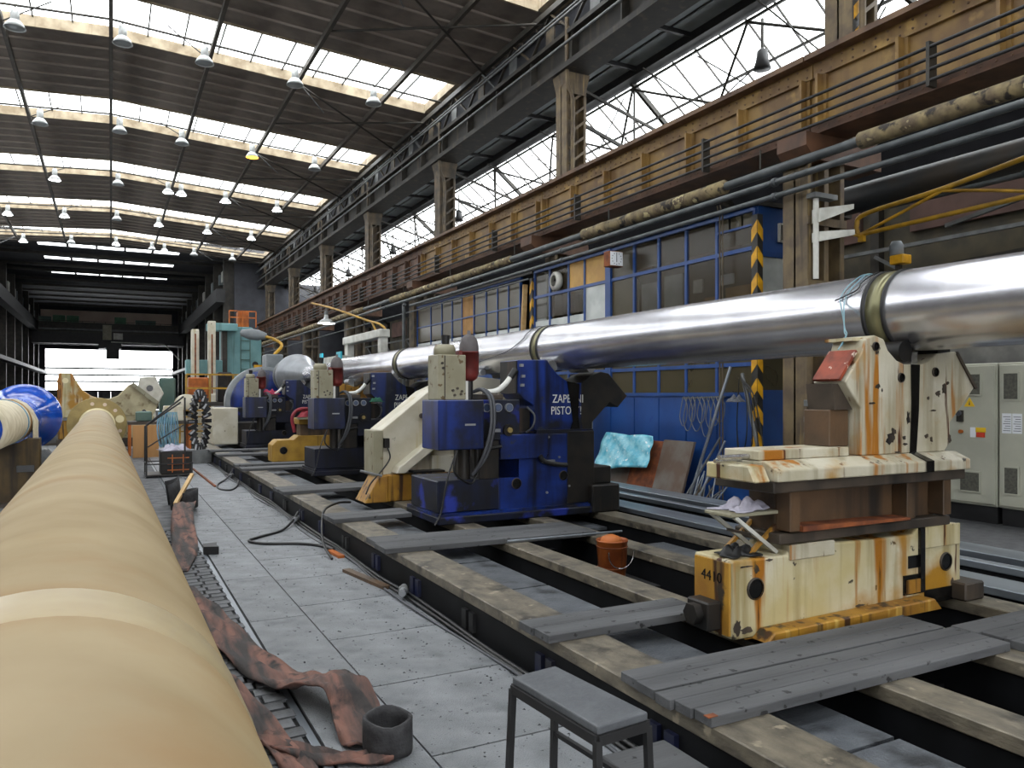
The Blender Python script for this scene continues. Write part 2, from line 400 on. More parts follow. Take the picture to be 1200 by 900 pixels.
# wrapped tan pipe: spiral bands along its length
def tan_mat():
    m = bpy.data.materials.new('tan_wrap'); m.use_nodes = True; MATS['tan_wrap'] = m
    nt = m.node_tree; N = nt.nodes; L = nt.links; b = N['Principled BSDF']
    tc = N.new('ShaderNodeTexCoord'); mp = N.new('ShaderNodeMapping'); mp.inputs['Rotation'].default_value = (0, 0, .25)
    L.new(tc.outputs['Object'], mp.inputs[0])
    w = N.new('ShaderNodeTexWave'); w.bands_direction = 'Y'; w.inputs['Scale'].default_value = .30; w.inputs['Distortion'].default_value = 6; w.inputs['Detail'].default_value = 3
    L.new(mp.outputs[0], w.inputs['Vector'])
    n = N.new('ShaderNodeTexNoise'); n.inputs['Scale'].default_value = 3; n.inputs['Detail'].default_value = 8; L.new(mp.outputs[0], n.inputs['Vector'])
    c1 = N.new('ShaderNodeValToRGB'); e = c1.color_ramp.elements
    e[0].position = .25; e[0].color = hexc('#8c7a59'); e[1].position = .75; e[1].color = hexc('#9c8b6b')
    L.new(n.outputs['Fac'], c1.inputs[0])
    r = N.new('ShaderNodeMapRange'); r.inputs['From Min'].default_value = .78; r.inputs['From Max'].default_value = 1; r.inputs['To Max'].default_value = .25
    L.new(w.outputs['Fac'], r.inputs['Value'])
    x = N.new('ShaderNodeMix'); x.data_type = 'RGBA'; L.new(r.outputs[0], x.inputs[0]); L.new(c1.outputs[0], x.inputs[6]); x.inputs[7].default_value = hexc('#aa9a78')
    n3 = N.new('ShaderNodeTexNoise'); n3.inputs['Scale'].default_value = 1.3; n3.inputs['Detail'].default_value = 6; L.new(tc.outputs['Object'], n3.inputs['Vector'])
    r3 = N.new('ShaderNodeMapRange'); r3.inputs['From Min'].default_value = .52; r3.inputs['From Max'].default_value = .68; r3.inputs['To Max'].default_value = .5
    L.new(n3.outputs['Fac'], r3.inputs['Value'])
    x2 = N.new('ShaderNodeMix'); x2.data_type = 'RGBA'; L.new(r3.outputs[0], x2.inputs[0]); L.new(x.outputs[2], x2.inputs[6]); x2.inputs[7].default_value = hexc('#8a6538')
    L.new(x2.outputs[2], b.inputs['Base Color']); b.inputs['Roughness'].default_value = .45
    bp = N.new('ShaderNodeBump'); bp.inputs['Strength'].default_value = .05; bp.inputs['Distance'].default_value = .02
    L.new(w.outputs['Fac'], bp.inputs['Height']); L.new(bp.outputs[0], b.inputs['Normal'])
tan_mat()

# ================================================================== THE SETTING
YB, YE, YF = -18.0, 52.0, 94.0          # back wall, end of the near roof, far end wall
def roofz(x): return 10.8 - .06 * abs(x)

# ---- floor
floor = thing('floor', (0, 0, 0), kind='structure', label='grey steel plated workshop floor with dark joints')
MB().box(-9.3, 2.17, YB, YE, -.5, 0).build('floor_slab', 'floor_plate', floor)
MB().box(7.2, 14.4, YB, YE, -.5, 0).build('floor_slab', 'paving', floor)
MB().box(2.17, 7.2, 26.5, YE, -.5, 0).build('floor_slab', 'floor_plate', floor)
MB().box(2.17, 7.2, YB, -3, -.5, 0).build('floor_slab', 'floor_plate', floor)
MB().box(-12, 14.4, YE, YF, -.5, 0).build('floor_slab', 'floor_dirt', floor)
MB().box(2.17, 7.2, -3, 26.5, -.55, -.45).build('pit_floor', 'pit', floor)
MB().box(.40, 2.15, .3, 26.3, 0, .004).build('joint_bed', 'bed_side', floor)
pl1 = meshdata('plate_wide', MB().box(0, .80, 0, .918, 0, .014), 'floor_plate')
pl2 = meshdata('plate_narrow', MB().box(0, .395, 0, 1.39, 0, .014), 'floor_plate')
y = .48
while y < 26: piece(pl1, 'floor_plate', (1.29, y, .003), floor); y += .93
y = .2
while y < 25: piece(pl2, 'floor_plate', (.885, y, .003), floor); y += 1.4
# a rail groove and the cobbled strip between it and the pipe
MB().box(.83, .868, .3, 26, .003, .016).build('rail_strip', 'rail_steel', floor)
cb = [meshdata('cobble_%d' % i, MB().prism([(.004, .006), (.118, .004 + .006 * i), (.116, .112), (.006, .108 - .004 * i)], 0, .016, 'z'), 'cobble') for i in range(3)]
y = 1.2; r = 0
while y < 10.2:
    for j in range(3):
        piece(cb[(r + j) % 3], 'cobble', (.425 + j * .132 + (.03 if r % 2 else 0), y, .002 + random.uniform(0, .006)), floor)
    y += .121; r += 1
MB().box(.42, .82, 10.2, 26, .003, .012).build('cobble_strip', 'cobble', floor)

# ---- the two sunken machine beds
bed = thing('machine_bed', (3.7, 11.5, -.45), 'long sunken bed of parallel grey beams under the blue and cream pipe supports', 'machine bed')
for (x0, x1) in ((2.17, 2.48), (3.18, 3.41), (4.08, 4.30), (4.96, 5.22)):
    b = MB().box(x0, x1, -2.9, 26.4, .225, .30).build('bed_beam', 'bed_top', bed, bevel=.006)
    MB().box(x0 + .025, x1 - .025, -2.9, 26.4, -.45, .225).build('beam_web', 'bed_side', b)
for k in range(20):
    yy = -1.5 + 1.4 * k
    MB().box(2.455, 4.96, yy, yy + .09, -.1, .05).build('cross_member', 'bed_side', bed)
pp = meshdata('pit_plate', MB().box(0, .47, 0, .96, 0, .02), 'pit_plate')
for k in range(26): piece(pp, 'pit_plate', (2.49, .2 + k * .985, .175 + random.uniform(0, .008)), bed)
for k in range(22):                                  # dark plates stand in for the shaded pockets of the outer side
    yy = 1.6 + 1.05 * k
    MB().box(2.168, 2.196, yy, yy + .07, .04, .17).box(2.168, 2.196, yy + .12, yy + .19, .04, .17).build('pocket_shade', 'bed_navy' if k % 3 else 'rubber', bed)
bed2 = thing('rail_track', (6.3, 11.5, -.45), 'second set of dark bed rails with bright worn tops beside the blue office', 'machine bed')
for (x0, x1) in ((5.50, 5.84), (6.24, 6.36), (6.62, 6.98)):
    b = MB().box(x0, x1, -2.9, 26.4, .24, .30).build('bed_beam', 'rail_steel', bed2, bevel=.006)
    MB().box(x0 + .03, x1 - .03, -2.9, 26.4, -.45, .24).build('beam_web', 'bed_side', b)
MB().box(5.84, 6.24, -2.9, 26.4, -.05, .02).build('chip_tray', 'pit', bed2)
MB().box(6.98, 7.2, -2.9, 26.4, -.45, .12).build('edge_beam', 'bed_side', bed2)
for (y0, y1) in ((4.3, 6.2), (7.2, 8.6), (-1, 1.0)):
    MB().box(4.32, 4.94, y0, y1, .14, .17).build('cover_plate', 'pit_plate', bed)

# ---- ceiling of the near nave
ceil = thing('ceiling', (0, 0, 10.2), kind='structure', label='low pitched dark ribbed roof with crosswise roof lights')
NS = 6; LW = (7.05 - 2.5) / NS
def slope_box(x0, x1, y0, y1, t0, t1):
    """slab following the roof pitch (x0,x1 on one side of the ridge)"""
    za, zb = roofz(x0), roofz(x1)
    return MB().add([(x0, y0, za + t0), (x1, y0, zb + t0), (x1, y1, zb + t0), (x0, y1, za + t0), (x0, y0, za + t1), (x1, y0, zb + t1), (x1, y1, zb + t1), (x0, y1, za + t1)],
                    [(0, 3, 2, 1), (4, 5, 6, 7), (0, 1, 5, 4), (1, 2, 6, 5), (2, 3, 7, 6), (3, 0, 4, 7)])
pr = meshdata('panel_r', slope_box(0, 9.1, 0, LW - .015, 0, .15), 'roof_panel')
plm = meshdata('panel_l', slope_box(-9.1, 0, 0, LW - .015, 0, .15), 'roof_panel')
rr = meshdata('rib_r', slope_box(0, 9.1, -.02, .02, -.05, 0), 'roof_rib')
rl = meshdata('rib_l', slope_box(-9.1, 0, -.02, .02, -.05, 0), 'roof_rib')
starts = [YB] + SKY_Y
for b, y0 in enumerate(starts):
    n = NS
    if b == 0: n = int((SKY_Y[0] - 2.5 - YB) / LW + .5)
    if b == len(starts) - 1: n = int((YE - y0) / LW + .99)
    for k in range(max(n, 0)):
        yy = y0 + k * LW
        piece(pr, 'roof_panel', (0, yy, 0), ceil); piece(plm, 'roof_panel', (0, yy, 0), ceil)
        if k: piece(rr, 'rib', (0, yy, 0), ceil); piece(rl, 'rib', (0, yy, 0), ceil)
for x in (0, 2.3, -2.3, 4.6, -4.6, 7.0, -7.0):
    z = roofz(x) - .17
    MB().box(x - .045, x + .045, YB, YE, z - .07, z + .07).build('purlin', 'purlin_brown', ceil)
for yf in SKY_Y:
    for s in (-1, 1):
        MB().tube([(0, yf - 1.3, roofz(0) - .12), (s * 8.6, yf - 1.3, roofz(8.6) - .12)], .03, 6).build('cross_pipe', 'dark_steel', ceil)
        a = s * 4.6; z1 = roofz(4.6) - .2; z2 = roofz(8.8) - .35
        MB().cyl((a, yf - .4, z1), (s * 8.9, yf + 3.2, z2), .028, n=6).build('brace_rod', 'dark_steel', ceil)
        MB().cyl((s * 8.9, yf - .4, z2), (a, yf + 3.2, z1), .028, n=6).build('brace_rod', 'dark_steel', ceil)
        MB().cyl((s * 2.3, yf - .5, roofz(2.3) - .2), (s * 1.2, yf - 1.7, roofz(1) - .1), .016, n=6).build('brace_rod', 'dark_steel', ceil)
        MB().cyl((s * 4.6, yf - .5, z1), (s * 5.6, yf + .7, roofz(5.6) - .45), .016, n=6).build('brace_rod', 'grey_steel', ceil)

# ---- roof lights: a raised glazed strip in every bay
gpr = meshdata('roof_pane_r', slope_box(.01, .84, .02, 2.46, .24, .25), 'roof_glass')
def skylight(n, yf):
    w = thing('window_%d' % n, (0, yf - 1.25, 10.2), kind='structure', label='crosswise glazed roof light with pale upstand')
    yn = yf - 2.5
    for s in (-1, 1):
        x0, x1 = (0, 8.5) if s > 0 else (-8.5, 0)
        v = slope_box(x0, x1, yf - .06, yf, -.04, .24); v.build('upstand', 'curb_paint', w)
        slope_box(x0, x1, yn, yn + .06, -.04, .24).build('upstand', 'curb_paint', w)
        e0, e1 = (8.5, 9.1) if s > 0 else (-9.1, -8.5)
        slope_box(e0, e1, yn, yf, 0, .25).build('end_upstand', 'curb_paint', w)
        for k in range(10):
            xa = k * .85
            piece(gpr, 'pane', (s * (xa if s > 0 else xa + .85), yn, -.06 * xa - (.051 if s < 0 else 0)), w,
                  scale=None) if s > 0 else piece(gpl, 'pane', (-xa, yn, -.06 * xa), w)
            xb = s * (xa + .85)
            if k < 9: MB().bar((xb, yn, roofz(xb) + .22), (xb, yf, roofz(xb) + .22), .035, .05).build('glazing_bar', 'dark_steel', w)
    MB().bar((0, yn, 11.02), (0, yf, 11.02), .06, .06).build('glazing_bar', 'dark_steel', w)
gpl = meshdata('roof_pane_l', slope_box(-.84, -.01, .02, 2.46, .24, .25), 'roof_glass')
for i, yf in enumerate(SKY_Y): skylight(i + 1, yf)

# ---- right side: eave girder, soffit, aisle glass
eave = thing('trim_1', (8.75, 17, 8.5), 'dark lattice girder under the roof edge resting on the tall columns', kind='structure')
MB().box(8.42, 9.08, YB, YE, 8.5, 8.62).build('bottom_flange', 'eave_dark', eave)
MB().box(8.72, 8.80, YB, YE, 8.62, 9.25).build('web', 'eave_dark', eave)
MB().box(8.5, 9.0, YB, YE, 9.25, 9.34).build('top_flange', 'dark_steel', eave)
MB().box(8.95, 9.1, YB, YE, 9.34, 10.3).build('upper_wall', 'wall_dark', eave)
MB().box(8.45, 8.55, YB, YE, 9.95, 10.08).build('top_chord', 'dark_steel', eave)
k = 0; y = -4.0
while y < YE - 2:
    MB().bar((8.55, y, 9.3), (8.55, y + .88, 10.0), .06, .04).build('lattice_bar', 'column_far' if k % 3 else 'grey_steel', eave)
    MB().bar((8.55, y + .88, 10.0), (8.55, y + 1.77, 9.3), .06, .04).build('lattice_bar', 'dark_steel', eave)
    MB().box(8.53, 8.56, y + .7, y + 1.05, 9.35, 9.75).build('gusset', 'grey_steel' if k % 2 else 'column_far', eave)
    MB().box(8.55, 8.72, y, y + .03, 8.62, 9.25).build('stiffener', 'dark_steel', eave)
    y += 1.775; k += 1
for (x, z, r) in ((8.36, 8.95, .03), (8.32, 9.5, .025), (8.36, 9.62, .02)):
    MB().cyl((x, -4, z), (x, YE, z), r, n=6).build('service_conduit', 'grey_steel', eave)

sof = thing('soffit', (9.7, 17, 8.7), kind='structure', label='narrow panelled soffit beside the aisle glazing')
MB().box(9.08, 10.45, YB, YE, 8.86, 8.94).build('soffit_deck', 'dark_steel', sof)
sp_ = meshdata('soffit_panel', MB().box(0, .44, 0, 1.66, 0, .03), 'soffit')
y = -4.0
while y < YE - 2:
    for x in (9.2, 9.72): piece(sp_, 'soffit_panel', (x, y + .05, 8.82), sof)
    MB().box(9.08, 10.4, y - .05, y + .02, 8.74, 8.84).build('soffit_rib', 'black_steel', sof)
    y += 1.775
MB().box(10.18, 10.5, YB, YE, 8.66, 8.86).build('edge_beam', 'black_steel', sof)

ag = thing('window_%d' % (len(SKY_Y) + 1), (12.3, 17, 5.8), kind='structure', label='long sloping aisle roof of blown-out glass')
SX0, SZ0, SX1, SZ1 = 10.4, 8.95, 12.7, 7.08
ap = meshdata('aisle_pane', MB().add([(SX0, .01, SZ0), (SX1, .01, SZ1), (SX1, .70, SZ1), (SX0, .70, SZ0), (SX0, .01, SZ0 + .012), (SX1, .01, SZ1 + .012), (SX1, .70, SZ1 + .012), (SX0, .70, SZ0 + .012)],
     [(0, 3, 2, 1), (4, 5, 6, 7), (0, 1, 5, 4), (1, 2, 6, 5), (2, 3, 7, 6), (3, 0, 4, 7)]), 'aisle_glass')
abar = meshdata('aisle_bar', MB().bar((SX0, 0, SZ0 - .02), (SX1, 0, SZ1 - .02), .025, .04), 'dark_steel')
y = -17.5
while y < YE - .3:
    piece(ap, 'pane', (0, y, 0), ag); piece(abar, 'glazing_bar', (0, y, 0), ag); y += .71
def aisle_truss(y):
    t = thing('roof_truss', (12, y, 6), 'slender steel truss with crossed tie rods below the sloping aisle glass', 'truss', 'aisle trusses between the tall columns')
    MB().bar((10.4, y, 8.72), (14.1, y, 5.70), .09, .1).build('rafter', 'dark_steel', t)
    MB().bar((9.1, y, 7.55), (13.4, y, 6.2), .06, .07).build('tie', 'dark_steel', t)
    MB().bar((9.1, y, 8.3), (11.9, y, 7.5), .05, .06).build('strut', 'dark_steel', t)
    MB().bar((10.5, y, 8.6), (10.5, y, 7.1), .04).build('hanger', 'dark_steel', t)
    for (x, z) in ((10.5, 8.6), (11.15, 8.02), (12.3, 7.1)):
        MB().bar((x, y, z), (x, y + 7.1, z), .045).build('purlin', 'dark_steel', t)
    for (x, z, x2, z2) in ((10.45, 8.55, 12.3, 7.02),):
        for q in range(2):
            ya, yb = y + 3.55 * q, y + 3.55 * (q + 1)
            MB().cyl((x, ya, z), (x2, yb, z2), .03, n=6).build('tie_rod', 'dark_steel', t)
            MB().cyl((x2, ya, z2), (x, yb, z), .03, n=6).build('tie_rod', 'dark_steel', t)
    MB().lathe([(.02, .4), (.10, .34), (.12, .16), (.17, .0), (0, 0)], (10.82, y + 3.55, 7.75), (0, 0, 1), 10).build('pendant', 'black_steel', t)
    for (p_, q_) in (((10.5, y + .4, 8.5), (11.15, y + 2.4, 7.95)), ((11.15, y + 1.2, 7.95), (12.3, y + 3.4, 7.05)), ((10.5, y + 5.0, 8.5), (12.3, y + 3.7, 7.05)), ((11.15, y + 4.2, 8.0), (11.15, y + 6.8, 7.2)), ((9.3, y + 2.2, 8.1), (12.3, y + 2.2, 7.0)), ((9.3, y + 5.2, 8.1), (12.3, y + 5.2, 7.0))):
        MB().cyl(p_, q_, .016, n=5).build('stay_rod', 'dark_steel', t)
    MB().cyl((10.82, y + 3.55, 8.1), (10.82, y + 3.55, 8.7), .03, n=6).build('hanger', 'dark_steel', t)
for k in range(-1, 7): aisle_truss(7.1 * k + .02)

lean = thing('ceiling_aisle', (13.4, 17, 5.8), kind='structure', label='dark boarded lower slope of the aisle roof')
MB().prism([(12.7, 7.05), (14.3, 5.8), (14.3, 5.95), (12.7, 7.2)], YB, YE).build('roof_boarding', 'wall_dark', lean)
wr = thing('wall_right', (14.3, 17, 0), kind='structure', label='dark aisle wall with frames')
MB().box(14.22, 14.4, YB, YE, 0, 5.9).build('wall_panel', 'aisle_wall', wr)
for k in range(-2, 14):
    MB().box(14.05, 14.22, 3.55 * k, 3.55 * k + .2, 0, 5.8).build('pier', 'dark_steel', wr)
    MB().box(14.12, 14.22, 3.55 * k + .5, 3.55 * k + 2.9, 4.9, 5.7).build('upper_panel', 'aisle_pink', wr)
    MB().bar((14.0, 3.55 * k + .1, 2.4), (14.0, 3.55 * k + 3.6, 4.5), .06).build('brace', 'grey_steel', wr)
    MB().bar((13.7, 3.55 * k + .1, 4.55), (13.7, 3.55 * k + 3.65, 4.55), .07).build('wall_rail', 'grey_steel', wr)
    MB().bar((13.6, 3.55 * k + .1, 3.6), (13.6, 3.55 * k + 3.65, 3.9), .05).build('wall_rail', 'column_far', wr)
for k in range(3):
    yy = 2.2 + 1.55 * k
    la = thing('lattice_post', (12.2, yy, 0), 'slim dark lattice post standing in the side aisle behind the partition', 'post', 'lattice posts in the side aisle')
    for dy in (0, .32): MB().bar((12.2, yy + dy, 0), (12.2, yy + dy, 6.2), .06).build('chord', 'dark_steel', la)
    for q in range(14): MB().bar((12.2, yy + (.32 if q % 2 else 0), .3 + .42 * q), (12.2, yy + (0 if q % 2 else .32), .72 + .42 * q), .035).build('lacing_bar', 'column_far', la)
for q, (a, b, m_, lab) in enumerate((((11.6, 2, 5.2), (11.6, 7.6, 4.3), 'grey_steel', 'slanting grey tube crossing the aisle below the duct'), ((11.8, 2, 4.2), (11.8, 7.6, 5.0), 'column_far', 'slanting brown tube crossing the aisle below the duct'), ((11.4, 2, 4.75), (11.4, 7.8, 4.75), 'dark_steel', 'level dark tube in the aisle behind the yellow jib'), ((11.5, 3.0, 3.5), (11.5, 6.4, 5.1), 'grey_steel', 'steep grey stay in the aisle behind the yellow jib'))):
    MB().bar(a, b, .06).build('aisle_tube', m_, label=lab, cat='tube', group='tubes in the side aisle')
wp = thing('wall_partition', (10.9, 5, 0), kind='structure', label='grey plastered partition behind the electrical cabinets')
MB().prism([(2.0, 0), (7.0, 0), (7.0, 3.0), (6.6, 3.25), (6.2, 3.2), (5.9, 3.5), (5.2, 3.55), (2.0, 3.6)], 10.75, 10.95, 'x').build('plaster_face', 'plaster', wp)
MB().bar((10.7, 2, 3.72), (10.7, 6.9, 3.52), .05, .08).build('coping', 'dark_steel', wp)
MB().prism([(2.0, 3.6), (5.6, 3.5), (6.3, 3.28), (5.2, 2.6), (2, 2.5)], 10.62, 10.75, 'x').build('cover_sheet', 'white_paint', wp)

# ---- columns of the right-hand row
def column(k):
    y = 7.1 * k
    m = 'column_tan' if k < 3 else 'column_far'
    t = thing('steel_column', (8.3, y, 0), {0: 'riveted column standing before the electrical cabinets', 1: 'tan riveted column with striped head beside the blue office end wall',
        2: 'tall tan riveted column rising behind the ochre girder above the office windows'}.get(k, 'dim brown riveted column rising behind the crane girder'), 'column', 'columns carrying the crane girder')
    dx = .52 if k == 2 else 0
    MB().box(7.70 + dx, 8.5 + dx, y - .28, y + .28, 0, .06).build('base_plate', 'dark_steel', t)
    sh = MB().box(7.76 + dx, 8.44 + dx, y - .02, y + .02, .06, 4.62)
    for xa in (7.76, 8.07, 8.36): sh.box(xa + dx, xa + .08 + dx, y - .2, y + .2, .06, 4.62)
    s = sh.build('lower_shaft', m, t, bevel=.006)
    for z in (.7, 1.25, 2.35, 3.0, 3.8):
        MB().box(7.75 + dx, 8.45 + dx, y - .225, y - .2, z, z + .1).build('batten', m, s)
    MB().prism([(7.7, 4.95), (7.7, 4.78), (7.85, 4.62), (8.4, 4.62), (9.1, 4.62), (9.1, 4.95)], y - .24, y + .24).build('corbel', 'girder_brown', t)
    u = MB().box(8.56, 9.06, y - .02, y + .02, 4.95, 8.5)
    u.box(8.56, 8.63, y - .22, y + .22, 4.95, 8.5).box(8.99, 9.06, y - .22, y + .22, 4.95, 8.5)
    u = u.build('upper_shaft', m, t, bevel=.006)
    for q in range(9):
        z = 5.6 + q * .32
        MB().bar((8.62, y - .23, z), (9.0, y - .23, z + .3), .05, .02, (0, 1, 0)).build('lacing_bar', m, u)
    MB().prism([(8.5, 8.5), (8.62, 8.05), (9.0, 8.05), (9.12, 8.5)], y - .26, y + .26).build('capital', m, t)
    MB().tube(smooth_path([(8.52, y - .3, 9.6), (8.52, y - .3, 8.7), (8.54, y - .3, 8.2), (8.66, y - .3, 7.9), (8.66, y - .3, 7.0), (8.66, y - .3, 6.1)], 4), .045, 6).build('downpipe', m, t)
    return t
cols = [column(k) for k in range(0, 8)]
# warning stripes on the head of the first column
for q in range(7):
    z = 6.2 + q * .34
    MB().add([(8.57, 6.86, z), (8.80, 6.86, z + .25), (8.80, 6.86, z + .42), (8.57, 6.86, z + .17)], [(0, 1, 2, 3)]).build('warning_stripe', 'hazard_yellow', cols[1], solid=.006)
MB().box(8.57, 8.80, 6.865, 6.88, 6.1, 8.5).build('stripe_board', 'hazard_black', cols[1])

# ---- crane runway girders, one per span
def girder(k):
    y0, y1 = 7.1 * k + .01, 7.1 * (k + 1) - .01
    mw = 'girder_ochre' if k < 3 else 'girder_brown'
    lab = {0: 'ochre riveted crane girder span reaching past the electrical cabinets', 1: 'ochre riveted crane girder span above the blue office', 2: 'ochre riveted crane girder span above the far office windows'}.get(k, 'rusty brown crane girder span along the column row')
    g = thing('crane_girder', (8.15, (y0 + y1) / 2, 4.95), lab, 'girder', 'crane runway girders on the column row')
    MB().box(8.14, 8.17, y0, y1, 5.0, 5.95).build('web', mw, g)
    MB().box(7.92, 8.40, y0, y1, 5.95, 6.02).build('top_flange', 'flange_brown', g)
    MB().box(8.09, 8.14, y0, y1, 5.76, 5.95).build('top_angle', mw, g)
    MB().box(7.90, 8.42, y0, y1, 4.95, 5.0).build('bottom_flange', 'girder_brown', g)
    MB().box(8.04, 8.14, y0, y1, 5.0, 5.13).build('bottom_angle', 'girder_brown', g)
    MB().box(8.22, 8.30, y0, y1, 6.02, 6.10).build('crane_rail', 'grey_steel', g)
    for q in range(7):
        yy = y0 + .12 + q * 1.14
        MB().box(8.0, 8.14, yy - .02, yy + .02, 5.13, 5.76).box(8.10, 8.14, yy - .07, yy + .07, 5.13, 5.76).build('stiffener', mw, g)
    rv = MB(); n = int((y1 - y0) / .16)
    for q in range(n):
        yy = y0 + .08 + q * .16
        for z in (5.80, 5.90): rv.cyl((8.09, yy, z + (.02 if q % 2 else 0)), (8.075, yy, z + (.02 if q % 2 else 0)), .016, .010, 5)
        rv.cyl((8.04, yy, 5.07), (8.026, yy, 5.07), .016, .010, 5)
    rv.build('rivets', 'flange_brown', g, kind='stuff')
    return g
for k in range(-1, 7): girder(k)
cbr = thing('conductor_bars', (7.75, 18, 5.0), 'four thin dark conductor bars strung along the ochre crane girder', 'conductor')
for z in (5.02, 5.14, 5.26, 5.38):
    MB().cyl((7.78, -6, z), (7.78, 49, z), .02, n=6).build('bar', 'black_steel', cbr)
for k in range(-1, 14):
    MB().box(7.76, 7.89, 3.55 * k + 1.72, 3.55 * k + 1.76, 4.96, 5.44).build('holder', 'dark_steel', cbr)

# ---- left side and back (seen only from other positions; openings sized for fill light)
wl = thing('wall_left', (-9.3, 17, 0), kind='structure', label='plain brick side wall below high glazing')
MB().box(-9.5, -9.3, YB, YE, 0, 7.8).build('wall_panel', 'brick_wall', wl)
MB().box(-9.5, -9.1, YB, YE, 9.6, 10.4).build('eave_beam', 'dark_steel', wl)
MB().box(-9.45, -9.35, YB, YE, 7.8, 7.95).build('sill', 'dark_steel', wl)
lg = thing('window_%d' % (len(SKY_Y) + 2), (-9.4, 17, 7.9), kind='structure', label='high side glazing above the brick wall')
lpn = meshdata('left_pane', MB().box(-9.41, -9.40, .03, 1.72, 7.95, 9.6), 'aisle_glass')
for k in range(40):
    piece(lpn, 'pane', (0, YB + 1.75 * k, 0), lg)
    MB().box(-9.45, -9.37, YB + 1.75 * k - .03, YB + 1.75 * k + .03, 7.9, 9.6).build('glazing_bar', 'dark_steel', lg)
wb = thing('wall_back', (0, YB - .2, 0), kind='structure', label='back wall with a wide open gate')
MB().box(-9.5, -5, YB - .3, YB, 0, 11).box(5, 14.4, YB - .3, YB, 0, 8.9).box(-5, 5, YB - .3, YB, 6.8, 11).build('wall_panel', 'brick_wall', wb)

# ---- the darker bay beyond
wae = thing('wall_aisle_end', (10.7, YE, 0), kind='structure', label='dark end wall closing the side aisle')
MB().box(9.3, 14.4, YE + .02, YE + .2, 0, 9.0).build('wall_panel', 'wall_dark', wae); MB().box(7.0, 9.3, YE + .02, YE + .2, 0, 10.3).build('wall_panel', 'wall_dark', wae)
wg = thing('wall_gable', (0, YE + .2, 10), kind='structure', label='low gable strip between the near and the far roof')
MB().prism([(-9.3, 10.2), (0, 10.78), (9.3, 10.2), (9.3, 11.1), (-9.3, 11.1)], YE + .15, YE + .35).build('gable_panel', 'wall_dark', wg)
FX = 7.2; FZ = 11.2
wfl = thing('wall_far_left', (-FX, 73, 0), kind='structure', label='dark steel-framed wall of the far bay')
MB().box(-FX - .2, -FX, YE, YF, 0, FZ + .1).build('wall_panel', 'wall_dark', wfl)
wfr = thing('wall_far_right', (FX, 73, 0), kind='structure', label='dark steel-framed wall of the far bay beyond the columns')
MB().box(FX, FX + .2, YE + .4, YF, 0, FZ + .1).build('wall_panel', 'wall_dark', wfr)
for k in range(8):
    y = YE + 1 + 5.4 * k
    for s, w_ in ((-1, wfl), (1, wfr)):
        xa, xb = sorted((s * 6.45, s * 7.1))
        MB().box(xa, xb, y - .22, y + .22, 0, 10.8).build('pier', 'dark_steel', w_)
for s, w_ in ((-1, wfl), (1, wfr)):
    xa, xb = sorted((s * 5.95, s * 6.5))
    MB().box(xa, xb, YE + .4, YF, 7.6, 8.45).build('crane_beam', 'black_steel', w_)
    MB().box(xa, xb, YE + .4, YF, 3.9, 4.15).build('service_beam', 'black_steel', w_)
    for k in range(20):
        y = YE + 1.5 + 2.05 * k
        xa2, xb2 = sorted((s * 6.75, s * 7.15))
        MB().box(xa2, xb2, y, y + 1.1, 9.4, 10.1).build('painted_window_light', 'white_paint' if k % 2 else 'soffit', w_)  # pale boxes whose colour stands in for bright windows
cf = thing('ceiling_far', (0, 73, FZ), kind='structure', label='dark roof of the far bay with narrow light slits')
slits = [56.2, 61.8, 69.0]; SW = 1.25
ys = [YE + .3] + [v for q in slits for v in (q, q + SW)] + [YF]
for a, b in zip(ys[0::2], ys[1::2]): MB().box(-FX, FX, a, b, FZ, FZ + .05).build('roof_deck', 'wall_dark', cf)
for q in slits:
    MB().box(-FX, -4.1, q, q + SW, FZ, FZ + .05).build('roof_deck', 'wall_dark', cf); MB().box(4.1, FX, q, q + SW, FZ, FZ + .05).build('roof_deck', 'wall_dark', cf)
    for k in range(5): MB().box(-4.1 + 1.64 * k + .02, -2.46 + 1.64 * k - .02, q, q + SW, FZ + .03, FZ + .05).build('pane', 'roof_glass', cf)
    for k in range(4): MB().box(-2.53 + 1.64 * k, -2.39 + 1.64 * k, q, q + SW, FZ - .04, FZ + .05).build('glazing_bar', 'dark_steel', cf)
for y in (54.5, 59.4, 64.6, 67.4, 72.5, 76.5, 80.5, 84.5, 88.5, 92.5):
    MB().box(-FX + .1, FX - .1, y, y + .14, FZ - .25, FZ - .06).build('roof_beam', 'dark_steel', cf)
we = thing('wall_end', (0, YF, 0), kind='structure', label='far end wall with a wide bright gate')
MB().box(-FX - .2, -6.1, YF, YF + .3, 0, 11.3).build('wall_panel', 'wall_dark', we); MB().box(6.1, FX + .2, YF, YF + .3, 0, 11.3).build('wall_panel', 'wall_dark', we)
MB().box(-6.1, 6.1, YF, YF + .3, 6.5, 11.3).build('wall_panel', 'wall_dark', we)
MB().box(-6.5, 6.0, YF - .2, YF, 9.1, 10.6).build('beige_panel', 'wall_beige', we)
gt = thing('door_1', (0, YF, 0), kind='structure', label='wide glazed far gate with dark crossbars')
for z in (2.1, 3.1, 3.8, 4.5): MB().box(-6.1, 6.1, YF - .1, YF + .05, z - .09, z + .09).build('crossbar', 'dark_steel', gt)
for k in range(10):
    MB().box(-6.08 + k * 1.218, -4.9 + k * 1.218, YF + .1, YF + .12, 2.1, 6.45).build('pane', 'roof_glass', gt)
    MB().box(-6.08 + k * 1.218, -4.9 + k * 1.218, YF + .05, YF + .12, .05, 2.1).build('kick_panel', 'grey_steel', gt)
for k in range(1, 10): MB().box(-6.1 + k * 1.218, -6.06 + k * 1.218, YF, YF + .1, .1, 2.1).build('stile', 'dark_steel', gt)

